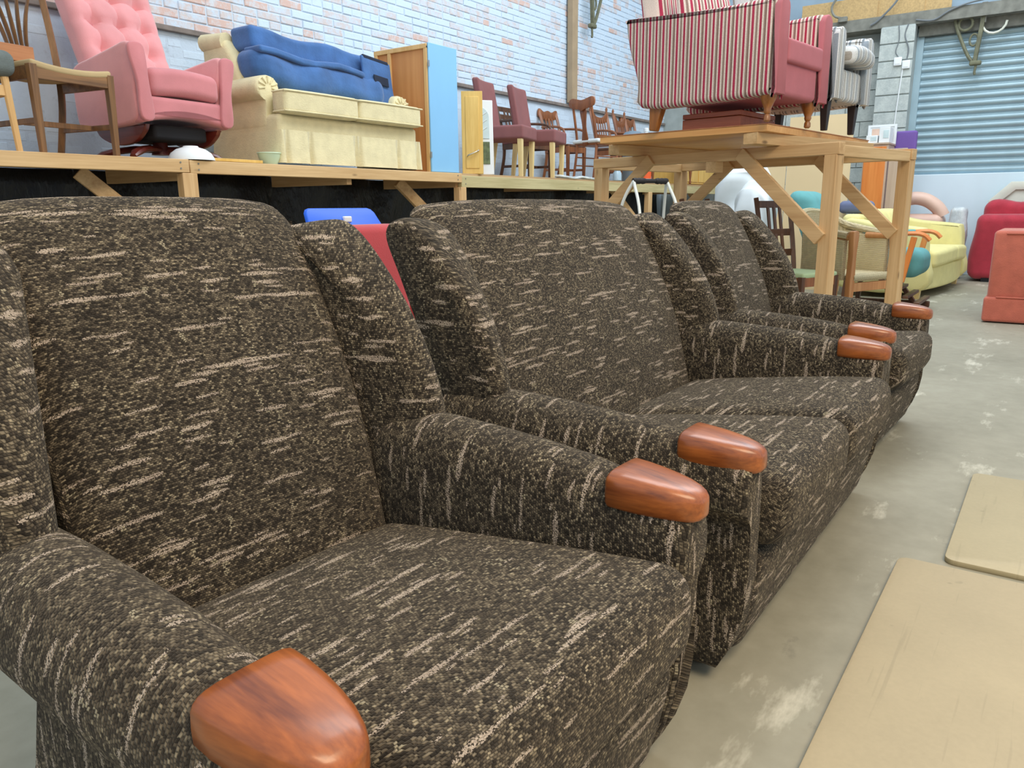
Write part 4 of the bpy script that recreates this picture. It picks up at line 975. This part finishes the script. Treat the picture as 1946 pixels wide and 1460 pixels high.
for x, rz, l in ((-.60, 12, ''), (-.15, -8, ''), (.45, 6, '')):
    st = Matrix.Translation((x, .52, .535)) @ Matrix.Rotation(R(rz), 4, 'Z') @ Matrix.Rotation(R(-18), 4, 'X')
    o = tag(G().rbox((0, 0, .22), (.24, .09, .22), .08, 4, 6, lambda x, y, z: (x*(1-.0), y*(1-.6*(abs(x)/.24)**3)*(1-.5*(abs(z-.22)/.22)**3), z)).build('lemon_cushion', 'lemon', None, 60),
            {-.60: 'lemon scatter cushion leaning at the left arm of the lemon sofa', -.15: 'middle lemon scatter cushion on the lemon sofa', .45: 'lemon scatter cushion toward the right end of the lemon sofa'}[x], 'cushion', 'cushions on the lemon sofa')
    o.matrix_world = Matrix.Translation((10.22, 1.08, 0)) @ st
for s in (-1, 1):
    for y in (.06, .78): G().beam((s*.86, y, 0), (s*.86, y, .11), .05, .05, (0, 1, 0), .065, .065).build('foot', 'paleleg', t)
# red sofa and rust armchair at the right edge
def block_sofa(name, label, loc, W, Dp, H, mat, skirt, cat):
    t = thing(name, label, cat, loc, 90)      # faces +X; its back is toward the camera
    return t
t = thing('rust_armchair', 'rust orange skirted armchair at the right edge of the picture', 'armchair', (7.75, -.02, 0), 0)
def ru(x, y, z): return (x+.012*math.sin(z*9), y, z)
G().rbox((.40, -.0, .48), (.40, .49, .30), .035, 4, 8, ru).build('body', 'rust', t, 50)
G().rbox((.40, -.0, .115), (.415, .51, .105), .025, 3, 8).build('skirt', 'rust', t, 50)
G().rbox((.52, -.18, .80), (.28, .24, .05), .04, 4, 5).build('back_cushion', 'rust', t, 50)
G().tube([(.0, -.47, .755), (.0, .40, .755)], .008, 6).build('piping', 'rust', t); G().tube([(-.012, -.47, .222), (-.012, .42, .222)], .007, 6).build('piping', 'rust', t)
t = thing('red_sofa', 'deep red sofa behind the rust armchair', 'sofa', (11.75, .16, 0), 0)
def rs(x, y, z): return (x+.05*math.cos((z-.1)*4.2), y+.03*math.sin(z*6), z)
G().rbox((.42, -.30, .45), (.40, 1.10, .42), .10, 5, 10, rs).build('body', 'red', t, 60)
for y in (.45, -.05, -.6): G().rbox((.52, y, .90), (.22, .28, .14), .10, 5, 6, lambda x, y_, z: (x, y_, z+.02*math.sin(y_*14))).build('back_cushion', 'red', t, 60)
for y in (.6, -1.2): G().box(.1, .7, y-.05, y+.05, 0, .05).build('foot', 'black', t)
# things at the end wall
t = thing('salmon_sofa', 'salmon leather sofa back with a rounded arm under the roller shutter', 'sofa', (12.12, 1.66, 0), 0)
G().rbox((.25, .0, .45), (.22, .30, .42), .10, 5, 6).build('body', 'salmon', t, 60)
G().tube(crom([(.10, .30, .80), (.10, .26, 1.0), (.12, .12, 1.08), (.14, -.05, 1.06), (.15, -.2, .96), (.16, -.28, .84)], 5, False), [.09]*26, 12).build('arm_roll', 'salmon', t, 60)
G().lathe([(.07, -.02), (.09, 0), (.07, .02)], (0, 0, 0), 14).xf(Matrix.Translation((.0, .22, .88)) @ Matrix.Rotation(R(90), 4, 'Y')).build('wood_boss', 'orangedoor', t)
for y in (-.2, .2): G().box(.1, .4, y-.04, y+.04, 0, .05).build('foot', 'black', t)
def wrap(loc, s, h, label, mat, seed):
    r_ = random.Random(seed); p0, p1 = r_.uniform(0, 6), r_.uniform(0, 6)
    def f(x, y, z): k = 1+.08*math.sin(z*15+p0+x*8)+.06*math.sin(y*21+p1+z*9); return (x*k, y*k, z)
    o = G().rbox((0, 0, h/2), (s, s*.9, h/2), min(s, h/2)*.6, 5, 8, f).build('wrapped_bundle', mat, None, 80); o.location = loc
    return tag(o, label, 'bundle', None)
wrap((12.24, 1.18, 0), .12, .96, 'clear plastic wrapped bundle against the white wall under the shutter', 'poly', 6)
t = thing('white_headboard', 'ivory painted headboard with chamfered corners leaning under the shutter', 'headboard', (12.70, .25, 0), 0)
P = [(-1.6, .5), (.62, .5), (.62, 1.02), (.38, 1.25), (-1.6, 1.25)]
G().slab(P, 0, .05, .01, 0, 2, 1).build('panel', 'offwhite', t, 30)
P = [(-1.6, 1.18), (.34, 1.18), (.55, .98), (.55, .5), (.64, .5), (.64, 1.04), (.40, 1.29), (-1.6, 1.29)]
G().slab(P, -.04, .0, .012, 0, 2, 1).build('moulded_frame', 'offwhite', t, 30)
for y in (.55, -1.4): G().box(0, .05, y-.04, y+.04, 0, .52).build('leg', 'offwhite', t)
# hardboard sheets, wardrobe, boxes and purple headboard behind the stand
for y0, y1, lab in ((2.83, 3.70, 'left one of two big beige hardboard sheets standing behind the timber stand'), (2.10, 2.82, 'right one of two big beige hardboard sheets standing behind the timber stand')):
    h = 1.90 if y0 > 2.5 else 2.02
    o = G().box(0, .012, y0, y1, 0, h).build('standing_hardboard', 'kraft', None, 0); o.location = (9.75, 0, 0); o.rotation_euler = (0, R(1.5), 0)
    tag(o, lab, 'board', 'beige sheets behind the stand')
t = thing('orange_wardrobe', 'orange veneered wardrobe standing behind the lemon sofa', 'wardrobe', (11.52, 2.02, 0), 0)
G().box(0, .45, 0, .30, 0, 1.78).build('carcass', 'greyboard', t, bev=.004); G().box(-.018, 0, .02, .285, .06, 1.75).build('door', 'orangedoor', t, bev=.003); G().box(-.02, .46, -.01, .31, 1.78, 1.80).build('top', 'greyboard', t)
t = tag(G().box(0, .03, -.21, .0, 0, 1.72).build('grey_brown_board', 'greyboard', bev=.003), 'grey-brown board standing between the orange wardrobe and purple headboard', 'board'); t.location = (11.54, 2.0, 0)
t = thing('purple_headboard', 'tall purple fabric headboard standing beside the wardrobe', 'headboard', (11.98, 1.93, 0), 0)
G().rbox((.05, -.02, 1.0), (.05, .15, .97), .03, 3, 5).build('padded_panel', 'purple', t); G().box(.02, .08, -.14, .10, 0, .05).build('base_strip', 'purple', t)
for (x, y, z, sx, sy, sz, lab) in ((11.72, 2.24, 1.80, .16, .07, .10, 'crumpled white carton at the left on top of the orange wardrobe'), (11.69, 2.09, 1.80, .12, .065, .20, 'tall white carton standing on top of the orange wardrobe')):
    t = thing('white_carton', lab, 'box', (x, y, z), 0, 'white cartons on the wardrobe')
    G().box(-sx, sx, -sy, sy, 0, sz).build('carton', 'white', t, bev=.004); G().box(-sx-.004, -sx, -sy*.8, sy*.2, sz*.3, sz*.8).build('sticker', 'glasspic', t)
t = thing('framed_picture', 'pale wood framed picture standing on the wardrobe behind the white cartons', 'picture', (11.90, 2.17, 1.80), 0)
G().box(0, .02, -.17, .19, 0, .26).build('mount', 'white', t)
for y0, y1, z0, z1 in ((-.17, .19, .0, .03), (-.17, .19, .23, .26), (-.17, -.14, .03, .23), (.16, .19, .03, .23)): G().box(-.01, 0, y0, y1, z0, z1).build('frame_bar', 'white', t)
G().box(-.004, 0, -.12, .14, .05, .21).build('print', plain('peach_mount', (222, 190, 170), .8), t)
t = thing('slate_cushion', 'slate blue cushion on top of the lemon sofa back behind the stand', 'cushion', (9.75, 1.98, .905), -4)
G().rbox((0, 0, .07), (.26, .14, .07), .06, 4, 5).build('pad', plain('slate_cloth', (104, 112, 142), .9), t, 60); G().tube([(-.2, -.142, .07), (.2, -.142, .07)], .006, 6).build('piping', 'navy', t)
